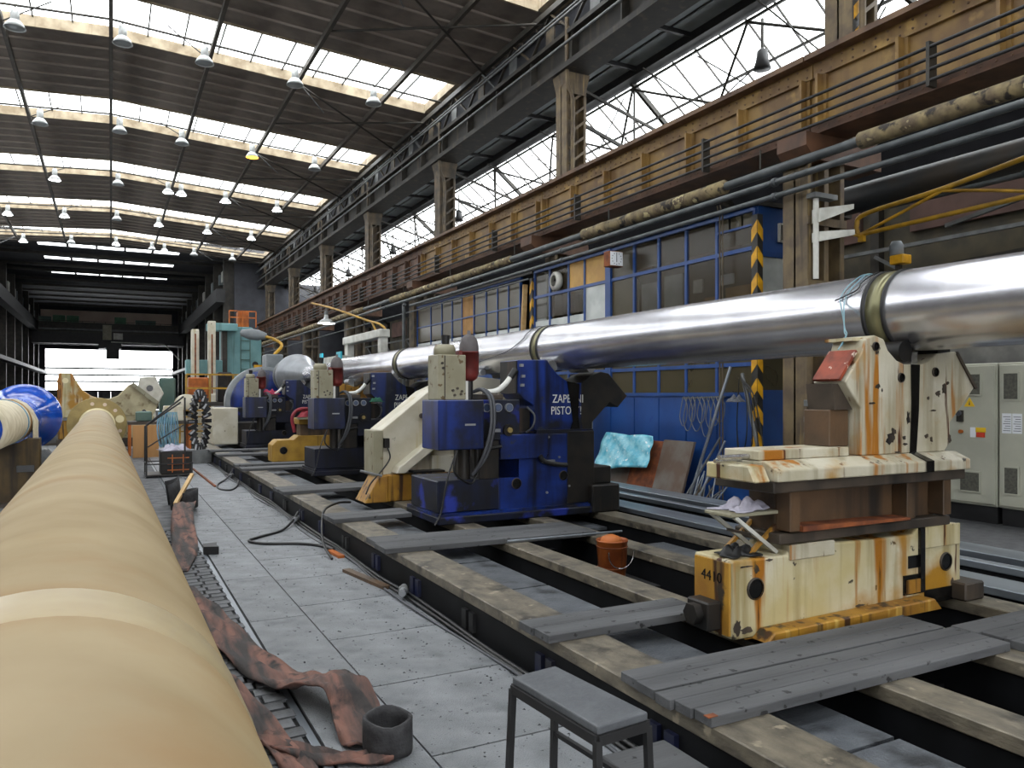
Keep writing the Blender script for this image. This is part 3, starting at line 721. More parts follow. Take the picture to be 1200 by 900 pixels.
# ================================================================== LARGE THINGS
# ---- blue site office along the column row
OX = 7.87
off = thing('site_office', (OX, 14.5, 0), 'blue panelled workshop office with rows of grimy windows', 'office')
def pane(y0, y1, z0, z1, mat, parent=None, x=OX):
    return MB().box(x - .006, x + .006, y0 + .02, y1 - .02, z0 + .02, z1 - .02).build('window_pane', mat, parent or off)
def hbar(y0, y1, z, w=.055): MB().box(OX - .03, OX + .03, y0, y1, z - w / 2, z + w / 2).build('rail', 'frame_blue', off)
def vbar(y, z0, z1, w=.05): MB().box(OX - .028, OX + .028, y - w / 2, y + w / 2, z0, z1).build('mullion', 'frame_blue', off)
ms = [7.89, 8.63, 9.31, 9.98, 10.64, 11.33, 12.18, 12.75, 13.47, 14.1]
MB().box(OX, OX + .1, 7.89, 14.1, 0, 1.64).build('wall_panel', 'office_blue', off)
for a, b in zip(ms[:-1], ms[1:]): MB().box(OX - .012, OX, a + .015, b - .015, .08, 1.6).build('panel_sheet', 'office_blue', off)
hbar(7.89, 14.1, 1.66); hbar(7.89, 14.1, 2.08); hbar(7.89, 14.1, 2.86); hbar(7.89, 14.1, 3.68); hbar(7.89, 14.1, 4.22, .07)
for y in ms: vbar(y, 1.64, 4.22)
MB().box(OX - .05, OX + .03, 11.30, 11.46, 1.64, 4.25).build('corner_post', 'frame_blue', off)
types_top = ['pane_dark', 'pane_dark', 'pane_dark', 'pane_dark', 'pane_green', 'pane_yellow', 'pane_yellow', 'pane_dark', 'pane_dark']
types_mid = ['pane_dark', 'pane_dark', 'pane_dark', 'pane_dark', 'pane_green', 'frost', 'pane_dark', 'pane_dark', 'pane_dark']
for i, (a, b) in enumerate(zip(ms[:-1], ms[1:])):
    if i == 0:                                        # the end bay has a row of small panes at the head
        pane(a, b, 3.68, 4.0, 'pane_dark'); 
        for q in range(3): pane(a + q * .247, a + (q + 1) * .247, 4.0, 4.2, 'pane_green')
        hbar(a, b, 4.0, .03)
    else: pane(a, b, 3.68, 4.22, types_top[i])
    if i in (6, 7, 8): pane(a, b, 3.2, 3.68, types_mid[i]); pane(a, b, 2.86, 3.2, 'frost')
    else: pane(a, b, 2.86, 3.68, types_mid[i])
    pane(a, b, 2.08, 2.86, 'pane_green'); pane(a, b, 1.66, 2.08, 'pane_green')
# what can be seen inside
MB().box(9.6, 9.7, 7.95, 14.1, 0, 4.2).build('inner_wall', 'aisle_wall', off)
MB().box(OX, 9.7, 7.9, 14.1, 2.6, 2.66).build('inner_floor', 'aisle_wall', off)
for (y0, y1, z0, z1, m) in ((9.45, 9.9, 2.9, 3.55, 'frost'), (10.05, 10.5, 2.9, 3.5, 'frost'), (10.6, 10.68, 2.9, 3.62, 'white_paint'), (8.0, 8.5, 2.9, 3.2, 'carton'), (8.7, 8.95, 2.9, 3.1, 'carton'), (8.35, 8.6, 3.25, 3.4, 'paper'), (9.0, 9.2, 3.2, 3.4, 'white_paint')):
    MB().box(OX + .03, OX + .06, y0, y1, z0, z1).build('inner_board', m, off)
# end wall facing the cabinets
MB().box(OX, 8.95, 7.84, 7.9, 0, 1.7).build('wall_panel', 'office_blue', off)
MB().box(OX, 8.62, 7.84, 7.9, 3.62, 4.28).build('wall_panel', 'office_blue', off)
MB().box(OX + .06, 8.58, 7.85, 7.87, 2.4, 3.58).build('window_pane', 'frost', off)
MB().box(8.66, 8.95, 7.85, 7.87, 2.4, 4.2).build('window_pane', 'office_grey', off)
MB().box(8.58, 8.66, 7.83, 7.9, 1.7, 4.28).box(OX, OX + .06, 7.83, 7.9, 1.7, 3.62).build('mullion', 'frame_blue', off)
for q in ((8.66, 3.56, 3.63), (8.95, 2.3, 2.4), (8.95, 1.64, 1.72)): MB().box(OX, q[0], 7.83, 7.9, q[1], q[2]).build('rail', 'frame_blue', off)
MB().box(OX + .06, 8.9, 7.85, 7.87, 1.7, 2.3).build('window_pane', 'pane_green', off)
v = MB().box(8.24, 8.46, 7.80, 7.84, 3.78, 4.04).build('air_vent', 'white_paint', off)
MB().box(8.265, 8.435, 7.792, 7.80, 3.805, 4.015).build('vent_louvre', 'dark_steel', v)
MB().box(OX - .1, 9.7, 7.8, 14.15, 4.25, 4.31).build('office_roof', 'dark_steel', off)
# second stretch beyond a narrow recess
m2 = [14.75, 15.3, 15.85, 16.45, 17.14, 17.86, 18.5, 19.2, 20.0, 21.05]
MB().box(OX, OX + .1, 14.7, 21.1, 0, 2.2).build('wall_panel', 'office_blue', off)
hbar(14.7, 21.1, 2.2); hbar(14.7, 21.1, 2.95); hbar(14.7, 21.1, 3.58, .03); hbar(14.7, 21.1, 4.18)
for y in m2: vbar(y, 2.2, 4.2, .035)
for i, (a, b) in enumerate(zip(m2[:-1], m2[1:])):
    cm = 'carton' if i == 4 else 'pane_green'
    pane(a, b, 3.58, 4.18, cm); pane(a, b, 3.14, 3.58, cm); pane(a, b, 2.95, 3.14, cm if i == 4 else 'frost'); pane(a, b, 2.2, 2.95, 'pane_green')
MB().box(9.2, 9.3, 14.1, 21.1, 0, 4.2).build('inner_wall', 'aisle_wall', off)
MB().box(OX - .05, 9.3, 14.15, 21.15, 4.2, 4.26).build('office_roof', 'dark_steel', off)
MB().box(8.15, 8.2, 14.1, 14.7, 0, 4.2).build('recess_panel', 'frost', off)
MB().box(8.13, 8.15, 14.1, 14.7, 3.55, 3.6).build('rail', 'dark_steel', off)
def hazard(name, y, z1, label):
    """corner guard with chevrons that fold round the edge"""
    t = thing(name, (OX - .05, y, 0), label, 'post')
    x0 = OX - .06
    MB().box(x0, x0 + .10, y - .008, y, 0, z1).box(x0, x0 + .008, y, y + .10, 0, z1).build('angle_guard', 'hazard_black', t)
    z = .15; h = .17
    while z < z1 - .3:
        a = MB().add([(x0, y - .011, z + .12), (x0 + .10, y - .011, z), (x0 + .10, y - .011, z + h), (x0, y - .011, z + .12 + h)], [(0, 1, 2, 3)])
        a.add([(x0 - .003, y, z + .12), (x0 - .003, y + .10, z), (x0 - .003, y + .10, z + h), (x0 - .003, y, z + .12 + h)], [(3, 2, 1, 0)])
        a.build('chevron', 'hazard_yellow', t, solid=.004); z += .36
hazard('hazard_post', 7.80, 4.12, 'yellow and black chevron corner guard at the office end wall')
hazard('hazard_post', 14.13, 4.1, 'yellow and black chevron guard beside the narrow office recess')
MB().bar((OX - .2, 14.55, 0), (OX - .05, 14.45, 4.0), .1, .05).build('leaning_plank', 'raw_wood', label='tall pale plank leaning in the office recess', cat='plank')

# ---- electrical cabinets
def cabinet(y0, y1, label, papers):
    t = thing('electrical_cabinet', (10.3, (y0 + y1) / 2, 0), label, 'cabinet', 'grey electrical cabinets')
    MB().box(10.0, 10.6, y0, y1, .22, 2.06).build('body', 'panel_cab', t, bevel=.01)
    MB().box(10.04, 10.58, y0 + .02, y1 - .02, 0, .22).build('plinth', 'black_steel', t)
    d = MB().box(9.975, 10.0, y0 + .02, y1 - .02, .25, 2.03).build('door', 'panel_cab', t, bevel=.006)
    yc = (y0 + y1) / 2
    for (a, b, z0, z1) in (((y1 - .25, y1 - .08, 1.60, 1.92), (y1 - .25, y1 - .09, .42, .74)) if papers else ((y0 + .20, y0 + .36, 1.66, 1.92), (y0 + .21, y0 + .46, .40, .64))):
        g = MB().box(9.962, 9.975, a, b, z0, z1).build('vent_grille', 'cab_grille', d)
        MB().box(9.958, 9.975, a - .02, b + .02, z0 - .02, z0).box(9.958, 9.975, a - .02, b + .02, z1, z1 + .02).box(9.958, 9.975, a - .02, a, z0, z1).box(9.958, 9.975, b, b + .02, z0, z1).build('grille_frame', 'panel_cab', d)
    if papers:
        for q in (0, 1):
            s = MB().box(9.970, 9.975, y1 - .17 - q * .125, y1 - .055 - q * .125, 1.17, 1.42).build('paper_notice', 'paper', d)
            for r in range(7): MB().box(9.968, 9.970, y1 - .16 - q * .125, y1 - .07 - q * .125 - .012 * (r % 3), 1.20 + r * .029, 1.207 + r * .029).build('print_line', 'ink', t)
    else:
        h = MB().box(9.94, 9.975, y0 + .42, y0 + .50, 1.30, 1.45).build('handle', 'dark_steel', d)
        MB().cyl((9.975, y0 + .46, 1.41), (9.91, y0 + .46, 1.41), .035, n=12).build('knob', 'hose_grey', d)
        MB().prism([(y0 + .27, 1.50), (y0 + .41, 1.50), (y0 + .34, 1.62)], 9.968, 9.975, 'x').build('warning_triangle', 'yellow_sign', d)
        MB().prism([(y0 + .33, 1.52), (y0 + .35, 1.52), (y0 + .34, 1.58)], 9.966, 9.968, 'x').build('warning_bolt', 'ink', t)
        MB().box(9.968, 9.975, y0 + .26, y0 + .33, 1.10, 1.23).build('label_plate', 'paper', d)
        MB().box(9.968, 9.975, y0 + .13, y0 + .26, 1.17, 1.23).build('label_plate', 'yellow_sign', d)
        MB().box(9.966, 9.975, y0 + .14, y0 + .25, 1.105, 1.168).build('label_plate', 'red_sign', d)
        MB().cyl((9.975, y0 + .45, 1.17), (9.94, y0 + .45, 1.17), .025, n=10).build('push_button', 'orange_paint', d)
    return t
cabinet(5.87, 6.85, 'tall grey electrical cabinet with yellow warning triangle and red label', False)
cabinet(4.95, 5.85, 'narrow grey electrical cabinet with white paper notices on its door', True)

# ---- the machined steel pipe
AX, AZ, R = 4.70, 2.21, .27
pipe = thing('steel_pipe', (AX, 9, AZ - R), 'long polished steel pipe resting on the blue and cream supports', 'pipe')
MB().lathe([(0, -4), (R, -4), (R, 3.30), (R, 8.0), (R, 13.1), (R, 17.5), (.215, 17.6), (.205, 19.4), (.205, 20.7)], (AX, 0, AZ), (0, 1, 0), 64).build('shaft', 'machined_steel', pipe)
MB().lathe([(.205, 20.7), (.25, 21.0), (.40, 21.5), (.58, 22.15), (.60, 22.2), (.60, 22.4), (0, 22.4)], (AX, 0, AZ), (0, 1, 0), 48).build('cone_flange', 'cone_grey', pipe)
for (a, b) in ((3.33, 3.48), (7.92, 8.06), (12.95, 13.12)):
    MB().lathe([(R, a + .02), (R + .004, a + .02), (R + .004, b - .02), (R, b - .02)], (AX, 0, AZ), (0, 1, 0), 48).build('band', 'band_steel', pipe)
    for q in (a, b):
        MB().lathe([(R, q - .012), (R + .012, q - .010), (R + .012, q + .010), (R, q + .012)], (AX, 0, AZ), (0, 1, 0), 48).build('band_ring', 'rubber', pipe)
def wire(pts, r, mat, label, cat='cable', name='cable', group=None):
    return MB().tube(smooth_path(pts, 6), r, 6).build(name, mat, label=label, cat=cat, group=group)

# ---- the tan wrapped pipe in the foreground
tp = thing('tan_pipe', (-.12, 10, .30), 'huge tan wrapped pipe running from the foreground to a drilled flange', 'pipe')
TY = Vector((-.0096, 1, 0)).normalized(); TO = Vector((-.12, 0, .75))
def tpt(y): return TO + TY * y
MB().lathe([(0, -2.0), (.45, -2.0), (.45, 26.8), (.47, 26.85), (.47, 27.0)], TO, TY, 72).build('pipe_body', 'tan_wrap', tp)
MB().lathe([(.45, 1.83), (.4535, 1.85), (.4535, 2.07), (.45, 2.09)], TO, TY, 72).build('overlap_band', 'pale_wrap', tp)
MB().lathe([(.452, 26.70), (.50, 26.72), (.50, 26.80), (.452, 26.84)], TO, TY, 48).build('weld_rim', 'pale_rim', tp)
MB().lathe([(.45, 26.84), (.82, 26.84), (.82, 27.02), (0, 27.02)], TO, TY, 48, smooth=False).build('flange', 'gold_flange', tp, bevel=.01)
for k in range(12):
    a = 2 * PI * k / 12 + .2; p = tpt(26.84) + Vector((.66 * math.cos(a), 0, .64 * math.sin(a)))
    MB().cyl(p, p - TY * .004, .055, n=12).build('bolt_hole', 'wall_beige', tp)
p = tpt(26.84) + Vector((.62, 0, .16)); MB().cyl(p, p - TY * .012, .12, n=16).build('flange_port', 'pale_rim', tp)
for yy in (1.5, 9.0, 17.0, 24.0):
    c = tpt(yy)
    k_ = thing('pipe_cradle', (c.x, yy, 0), 'low timber cradle under the tan pipe', 'cradle', 'timber cradles under the tan pipe')
    MB().prism([(c.x - .5, 0), (c.x + .5, 0), (c.x + .5, .42), (c.x + .30, .39), (c.x, .296), (c.x - .30, .39), (c.x - .5, .42)], yy - .12, yy + .12).build('cradle_block', 'mid_brown', k_)

# ---- cream steady rest in the foreground (rust-streaked)
def disc_hole(x, y, z, r, parent, rim='dirty_brown', mat='grease_hole_black'):
    h = MB().cyl((x, y + .002, z), (x, y - .004, z), r, n=20).build('bore', mat, parent)  # black disc stands in for the dark inside a hole
    MB().lathe([(r, 0), (r * 1.12, 0), (r * 1.12, .01), (r, .014)], (x, y + .002, z), (0, -1, 0), 20).build('bore_rim', rim, h)
cr = thing('steady_rest', (4.0, 3.35, .30), 'cream rust-streaked steady rest carrying the steel pipe beside the grey boards', 'machine', 'steady rests under the steel pipe')
Y0, Y1 = 3.20, 3.52
base = MB().prism([(3.03, .30), (5.04, .30), (5.04, .76), (5.0, .80), (4.6, .80), (4.55, .76), (4.2, .76), (3.74, .775), (3.46, .775), (3.44, .735), (3.03, .735)], Y0, Y1).build('base', 'cream_base', cr, bevel=.012, seg=2)
MB().box(3.45, 3.82, Y0 - .012, Y0 + .2, .70, .79).build('top_pad', 'cream_rust', base, bevel=.006)
MB().prism([(3.10, .30), (3.16, .30), (3.22, .35), (4.60, .37), (4.66, .30), (4.66, .30)], 3.08, Y0).build('foot_ledge', 'ochre_rust', base, bevel=.008)
MB().box(4.6, 5.02, Y0 - .012, Y0, .66, .80).build('front_lip', 'cream_base', base, bevel=.005)
MB().box(4.66, 4.95, Y0 - .006, Y0, .30, .39).build('notch_shade', 'grease_hole_black', base)  # black plate painted for the shade of a notch
MB().box(4.94, 5.14, 3.1, 3.4, .302, .42).build('foot_block', 'dirty_brown', base, bevel=.01)
disc_hole(3.19, Y0, .57, .056, cr); disc_hole(4.88, Y0, .555, .055, cr)
MB().box(4.50, 4.64, Y0 - .004, Y0, .545, .625).build('window_slot', 'grease_hole_black', base)
dr = MB().box(4.45, 4.66, Y0 - .008, Y0, .38, .505).build('hatch_frame', 'grease_hole_black', base)
MB().box(4.475, 4.60, Y0 - .018, Y0 - .008, .39, .475).build('hatch', 'ochre_rust', base)
MB().box(3.015, 3.03, Y0 + .02, Y1 - .02, .32, .72).build('end_plate', 'ochre_rust', base)
text_mesh('stencil_number', '4410', .085, 'grease_hole_black', cr, (3.012, 3.44, .60), (PI / 2, 0, -PI / 2), .001, label='black stencilled number 4410')
lug = MB().box(2.92, 3.02, 3.28, 3.46, .34, .50).build('clamp_lug', 'machine_dark', cr, bevel=.01)
MB().cyl((2.92, 3.37, .43), (2.87, 3.37, .43), .06, n=6).build('clamp_nut', 'machine_dark', lug)
# saddle beam
mid = MB().box(3.42, 4.86, 3.27, 3.48, .86, 1.12).build('saddle_web', 'mid_brown', cr)
MB().box(3.36, 4.90, 3.18, 3.54, .80, .86).build('saddle_flange', 'dirty_brown', mid, bevel=.006)
MB().box(3.24, 4.95, 3.11, 3.58, 1.105, 1.17).build('saddle_flange', 'dirty_brown', mid, bevel=.006)
for (a, b) in ((3.42, 3.50), (4.44, 4.52), (4.80, 4.88)):
    MB().box(a, b, 3.16, 3.27, .87, 1.10).build('saddle_rib', 'mid_brown', mid, bevel=.005)
MB().prism([(3.50, .87), (4.44, .87), (4.44, .885), (3.50, .90)], 3.14, 3.27).build('saddle_ledge', 'rust', mid)
cap = MB().prism([(3.08, 1.17), (3.58, 1.17), (3.58, 1.27), (3.18, 1.28), (3.08, 1.235)], 3.24, 4.96, 'x').build('saddle_cap', 'cream_rust', cr, bevel=.008, seg=2)
MB().prism([(3.11, 1.17), (3.5, 1.17), (3.5, 1.26), (3.16, 1.26)], 3.10, 3.22, 'x').build('end_stop', 'cream_base', cap, bevel=.008)
MB().box(3.24, 3.98, 3.22, 3.5, 1.28, 1.335).build('slide_plate', 'cream_rust', cap, bevel=.005)
# upright with the V saddle
up = MB().prism([(4.06, 1.28), (4.06, 1.57), (3.92, 1.73), (4.07, 1.91), (4.10, 1.99), (4.19, 2.02), (4.27, 2.00), (4.31, 1.93), (4.39, 1.87), (4.47, 1.845), (4.62, 1.845), (4.70, 1.865), (4.79, 1.92), (4.99, 1.94), (5.19, 1.70), (5.06, 1.58), (4.93, 1.47), (4.93, 1.34), (4.87, 1.28)], Y0, 3.44).build('upright', 'cream_rust', cr, bevel=.008, seg=2)
MB().prism([(3.905, 1.735), (4.055, 1.915), (4.04, 1.928), (3.89, 1.748)], 3.22, 3.42).build('wear_plate', 'rust_red', up)
MB().box(4.05, 4.22, 3.25, 3.46, 1.985, 2.005).build('cap_plate', 'cream_base', up)
MB().box(3.88, 4.05, 3.28, 3.48, 1.335, 1.56).build('guide_block', 'mid_brown', up, bevel=.006)
MB().prism([(3.90, 1.56), (4.06, 1.56), (3.93, 1.72), (3.88, 1.72)], 3.26, 3.46).build('guide_wedge', 'dirty_brown', up)
MB().prism([(5.0, 1.94), (5.21, 1.70), (5.19, 1.69), (4.99, 1.92)], 3.19, 3.46).build('edge_strip', 'dirty_brown', up)
for (x, z, r) in ((4.19, 1.95, .026), (4.43, 1.76, .028), (4.77, 1.80, .028)): disc_hole(x, Y0, z, r, cr)
gs = MB().add([(4.525, Y0 - .004, 1.845), (4.61, Y0 - .004, 1.845), (4.60, Y0 - .004, 1.55), (4.575, Y0 - .004, 1.285), (4.515, Y0 - .004, 1.285), (4.53, Y0 - .004, 1.6)], [(0, 5, 4, 3, 2, 1)]).build('grease_streak', 'grease_hole_black', up, solid=.006)
MB().prism([(3.195, 1.28), (3.075, 1.237), (3.072, 1.17), (3.068, 1.17), (3.068, 1.24), (3.19, 1.287)], 4.50, 4.57, 'x').build('grease_streak', 'grease_hole_black', cap)
MB().box(4.60, 4.645, Y0 - .020, Y0, .40, .80).build('grease_streak', 'grease_hole_black', base)
for x in (4.505, 4.895):
    MB().cyl((x, 3.22, 1.93), (x, 3.42, 1.93), .068, n=18).build('roller', 'machine_dark', up)
MB().box(4.62, 4.68, 3.26, 3.36, 1.845, 1.93).build('roller_bracket', 'chrome', up)
MB().cyl((3.02, 3.3, 1.30), (3.28, 3.3, 1.30), .014, n=8).cyl((3.04, 3.36, 1.275), (3.28, 3.36, 1.275), .012, n=8).build('adjusting_rod', 'chrome', cap)
rb = random.Random(5)
def blob(x, z, rx, rz, parent, y=Y0 - .003, mat='dirty_brown'):
    n = 14; pts = []
    for q in range(n):
        a = 2 * PI * q / n; r = rb.uniform(.55, 1.15); pts.append((x + rx * r * math.cos(a), y, z + rz * r * math.sin(a)))
    MB().add([(x, y, z)] + pts, [(0, 1 + q, 1 + (q + 1) % n) for q in range(n)]).build('bare_patch', mat, parent, solid=.002)
for (x, z, rx, rz) in ((4.33, 1.375, .045, .035), (4.36, 1.42, .025, .03), (4.46, 1.38, .02, .012), (4.47, 1.34, .03, .01), (4.50, 1.50, .016, .05), (4.68, 1.385, .022, .014), (4.73, 1.36, .015, .02), (4.80, 1.66, .03, .022), (4.86, 1.69, .025, .035), (4.90, 1.73, .015, .012), (4.70, 1.63, .014, .012), (4.75, 1.55, .03, .006), (4.16, 1.60, .03, .007), (4.25, 1.68, .006, .012), (4.40, 1.29, .04, .008), (4.92, 1.36, .02, .035)): blob(x, z, rx, rz, up)
for (x, z, rx, rz) in ((3.06, .37, .03, .05), (3.12, .345, .05, .02), (3.30, .72, .03, .008), (3.12, .70, .05, .006), (4.05, .37, .05, .008), (4.95, .40, .02, .05)): blob(x, z, rx, rz, base)

# ---- blue hydraulic steady rest; copies stand further along the bed
def blue_rest():
    t = thing('hydraulic_rest', (4.0, 7.5, .30), 'bright blue hydraulic steady rest with white stencilled lettering beside the rusty bucket', 'machine', 'steady rests under the steel pipe')
    f = 7.5
    b = MB().box(3.72, 4.93, f, f + .85, .40, 1.22).build('body', 'machine_blue', t, bevel=.012, seg=2)
    MB().prism([(3.74, .95), (4.30, .95), (4.34, 1.0), (4.34, 1.22), (3.74, 1.22)], f - .03, f).build('body_plate', 'machine_blue', b, bevel=.006)
    MB().box(3.0, 5.0, f - .08, f + .9, .30, .38).build('plinth', 'machine_navy', b, bevel=.01)
    MB().box(3.0, 5.0, f - .05, f + .88, .38, .41).build('plinth_step', 'machine_blue', b)
    MB().box(3.02, 3.74, f, f + .8, .41, .75).build('oil_tank', 'machine_navy', t, bevel=.012)
    MB().box(4.93, 5.22, f + .02, f + .7, .62, .82).build('side_slide', 'machine_dark', t, bevel=.012)
    MB().box(4.88, 5.26, f - .1, f + .75, .302, .62).build('side_foot', 'machine_dark', t, bevel=.015)
    MB().box(4.60, 4.96, f - .012, f + .1, .42, 1.24).build('oily_panel', 'machine_dark', b, bevel=.006)
    disc_hole(3.95, f, .68, .055, t); disc_hole(4.55, f, .74, .05, t)
    MB().tube(smooth_path([(4.22, f - .05, .98), (4.26, f - .05, .92), (4.40, f - .06, .88), (4.56, f - .05, .86)], 5), .03, 6).build('lever', 'rubber', b)
    MB().box(4.24, 4.40, f - .07, f - .04, .90, .93).build('lever_plate', 'silver', b)
    for (x, z) in ((4.33, .56), (4.49, .95), (4.62, .62), (4.35, 1.18)): MB().cyl((x, f, z), (x, f - .02, z), .014, n=6).build('bolt', 'silver', b)
    # control box
    cb_ = MB().box(2.98, 3.50, f - .12, f + .35, 1.08, 1.60).build('control_box', 'machine_blue', t, bevel=.01)
    MB().box(3.505, 3.98, f - .02, f + .3, 1.16, 1.60).build('gauge_panel', 'machine_navy', t, bevel=.008)
    for q in range(3):
        x = 3.57 + q * .135
        g = MB().cyl((x, f - .02, 1.515), (x, f - .045, 1.515), .048, n=18).build('gauge', 'silver', t)
        MB().cyl((x, f - .045, 1.515), (x, f - .049, 1.515), .038, n=18).build('gauge_face', 'gauge_glass', g)
    dl = MB().cyl((3.83, f - .02, 1.27), (3.83, f - .06, 1.27), .065, n=18).build('dial', 'machine_dark', t)
    MB().cyl((3.83, f - .06, 1.27), (3.83, f - .085, 1.27), .03, n=12).build('dial_knob', 'gold_flange', dl)
    MB().box(3.62, 3.74, f - .03, f - .02, 1.25, 1.285).build('name_plate', 'silver', t)
    MB().box(3.28, 3.40, f - .125, f - .12, 1.33, 1.35).build('name_plate', 'silver', cb_)
    MB().cyl((3.60, f - .02, 1.07), (3.72, f - .1, 1.10), .018, n=8).build('handle', 'rubber', t)
    MB().box(3.80, 3.84, f - .025, f - .02, 1.07, 1.12).build('switch_plate', 'dial_white', t)
    MB().box(3.50, 3.98, f, f + .7, .75, 1.16).build('pump_bay', 'machine_dark', t)
    MB().cyl((3.36, f + .1, .75), (3.36, f + .1, 1.08), .07, n=12).cyl((3.50, f + .05, .75), (3.50, f + .05, 1.08), .04, n=10).build('pump_column', 'machine_dark', t)
    # terminal box, oil can and accumulator on top
    wc = MB().box(2.99, 3.30, f - .10, f + .2, 1.60, 2.07).build('terminal_box', 'beige_cab', t, bevel=.008)
    MB().box(3.055, 3.065, f - .105, f - .10, 1.62, 2.06).build('box_seam', 'dirty_brown', wc)
    for (x, z) in ((3.03, 1.98), (3.04, 1.93), (3.15, 1.70), (3.20, 1.72), (3.25, 1.69), (3.17, 1.65), (3.24, 1.66)): MB().cyl((x, f - .10, z), (x, f - .115, z), .014, n=8).build('plug', 'dirty_brown', wc)
    cn = MB().lathe([(0, 2.07), (.115, 2.07), (.115, 2.14), (.095, 2.18), (0, 2.18)], (3.12, f + .05, 0), (0, 0, 1), 16).build('oil_can', 'beige_cab', t)
    MB().cyl((3.13, f + .05, 2.18), (3.13, f + .05, 2.28), .038, .05, n=12).build('filler_cap', 'rubber', cn)
    ac = MB().lathe([(0, 1.80), (.05, 1.80), (.09, 1.83), (.107, 1.88), (.107, 2.10), (.109, 2.10), (.109, 2.115), (.107, 2.115)], (3.40, f + .05, 0), (0, 0, 1), 24).build('accumulator', 'acc_red', t)
    MB().lathe([(.106, 2.115), (.104, 2.18), (.085, 2.25), (.05, 2.29), (.02, 2.30), (.018, 2.34), (0, 2.34)], (3.40, f + .05, 0), (0, 0, 1), 24).build('dome', 'acc_grey', ac)
    MB().box(3.26, 3.30, f, f + .1, 1.95, 2.12).build('clamp_plate', 'acc_red', ac)
    MB().cyl((3.40, f + .05, 1.60), (3.40, f + .05, 1.80), .045, n=12).build('stem', 'rubber', ac)
    MB().box(3.32, 3.36, f - .02, f + .04, 1.60, 1.80).build('sight_tube', 'dial_white', ac)
    for q, dx in enumerate((0, .035)):
        MB().tube(smooth_path([(3.44, f + .05, 1.68), (3.5 + dx, f - .04, 1.71), (3.56 + dx, f - .14, 1.60), (3.56 + dx, f - .16, 1.30), (3.50 + dx, f - .10, 1.0), (3.42, f, .80)], 5), .018, 6).build('hose', 'hose_grey', t)
    MB().tube(smooth_path([(3.2, f - .1, 1.08), (3.16, f - .12, .85), (3.35, f - .1, .72), (3.45, f - .05, .80)], 5), .012, 6).build('hose', 'cable_black', t)
    MB().tube(smooth_path([(3.2, f - .1, 1.08), (3.08, f - .13, .8), (3.0, f - .15, .45), (2.93, f - .15, .32)], 5), .009, 6).build('hose', 'cable_black', t)
    MB().box(3.40, 3.80, f + .02, f + .28, 1.60, 1.66).cyl((3.60, f + .1, 1.66), (3.75, f + .1, 1.66), .04, n=10).build('valve_block', 'dirty_brown', t, bevel=.008)
    MB().tube(smooth_path([(3.62, f + .1, 1.68), (3.75, f + .08, 1.70), (3.85, f + .06, 1.78), (3.93, f + .06, 1.88)], 5), .03, 8).build('oil_spout', 'dial_white', t)
    MB().cyl((3.90, f + .06, 1.84), (3.97, f + .06, 1.93), .035, .04, n=10).build('spout_collar', 'rubber', t)
    MB().box(3.98, 4.18, f + .12, f + .4, 1.24, 1.50).build('slide_block', 'machine_dark', t)
    # head
    hd = MB().prism([(4.0, 2.04), (4.37, 2.05), (4.41, 1.99), (4.5, 1.89), (4.63, 1.81), (4.75, 1.78), (4.86, 1.80), (4.96, 1.88), (5.09, 1.92), (5.2, 1.90), (5.46, 1.64), (5.33, 1.51), (5.21, 1.57), (4.97, 1.34), (4.97, 1.24), (4.2, 1.24), (4.2, 1.53), (4.06, 1.61), (4.0, 1.67)], f + .05, f + .5).build('head', 'machine_blue', t, bevel=.008)
    MB().box(3.985, 4.0, f + .08, f + .47, 1.67, 2.03).build('head_side', 'machine_dark', hd)
    MB().prism([(4.82, 1.79), (4.96, 1.88), (5.09, 1.925), (5.2, 1.905), (5.465, 1.64), (5.33, 1.505), (5.21, 1.565), (4.97, 1.335), (4.97, 1.24), (4.84, 1.24), (4.82, 1.40)], f + .044, f + .51).build('oily_wing', 'machine_dark', hd, bevel=.006)
    MB().add([(4.62, f + .038, 1.81), (4.76, f + .038, 1.785), (4.79, f + .038, 1.78), (4.775, f + .038, 1.40), (4.80, f + .038, 1.24), (4.66, f + .038, 1.24), (4.70, f + .038, 1.35), (4.67, f + .038, 1.55)], [tuple(range(7, -1, -1))]).build('grease_streak', 'grease_hole_black', hd, solid=.004)
    text_mesh('stencil_line', 'ZAPEVNI', .132, 'dial_white', t, (4.43, f + .041, 1.565), (PI / 2, 0, 0), .0005, label='white stencilled lettering', sx=.80)
    text_mesh('stencil_line', 'PISTOLY!', .132, 'dial_white', t, (4.41, f + .041, 1.43), (PI / 2, 0, 0), .0005, label='white stencilled lettering', sx=.78)
    MB().cyl((4.44, f + .07, 1.975), (4.44, f + .48, 1.975), .068, n=18).build('roller', 'chrome', hd)
    MB().cyl((4.97, f + .07, 1.975), (4.97, f + .48, 1.975), .06, n=18).build('roller', 'silver', hd)
    MB().box(4.20, 4.95, f - .005, f + .06, 1.22, 1.26).build('head_seam', 'machine_navy', hd)
    for (x, z) in ((4.03, 1.98), (4.05, 1.86), (4.04, 1.76)): MB().box(x - .02, x + .02, f + .02, f + .05, z - .015, z + .015).build('limit_switch', 'silver', hd)
    MB().tube(smooth_path([(4.08, f + .0, 1.52), (4.16, f - .03, 1.42), (4.14, f - .02, 1.30), (4.10, f + .05, 1.24)], 5), .012, 6).build('hose', 'hose_grey', t)
    return t
br1 = blue_rest()
br2 = dup(br1, (4.0, 12.95, .30), 'dark blue hydraulic steady rest half hidden behind the cream wedge-shaped support')
br3 = None
br3 = dup(br1, (4.0, 20.3, .30), 'dark blue hydraulic steady rest in front of the grey cone flange and headstock')

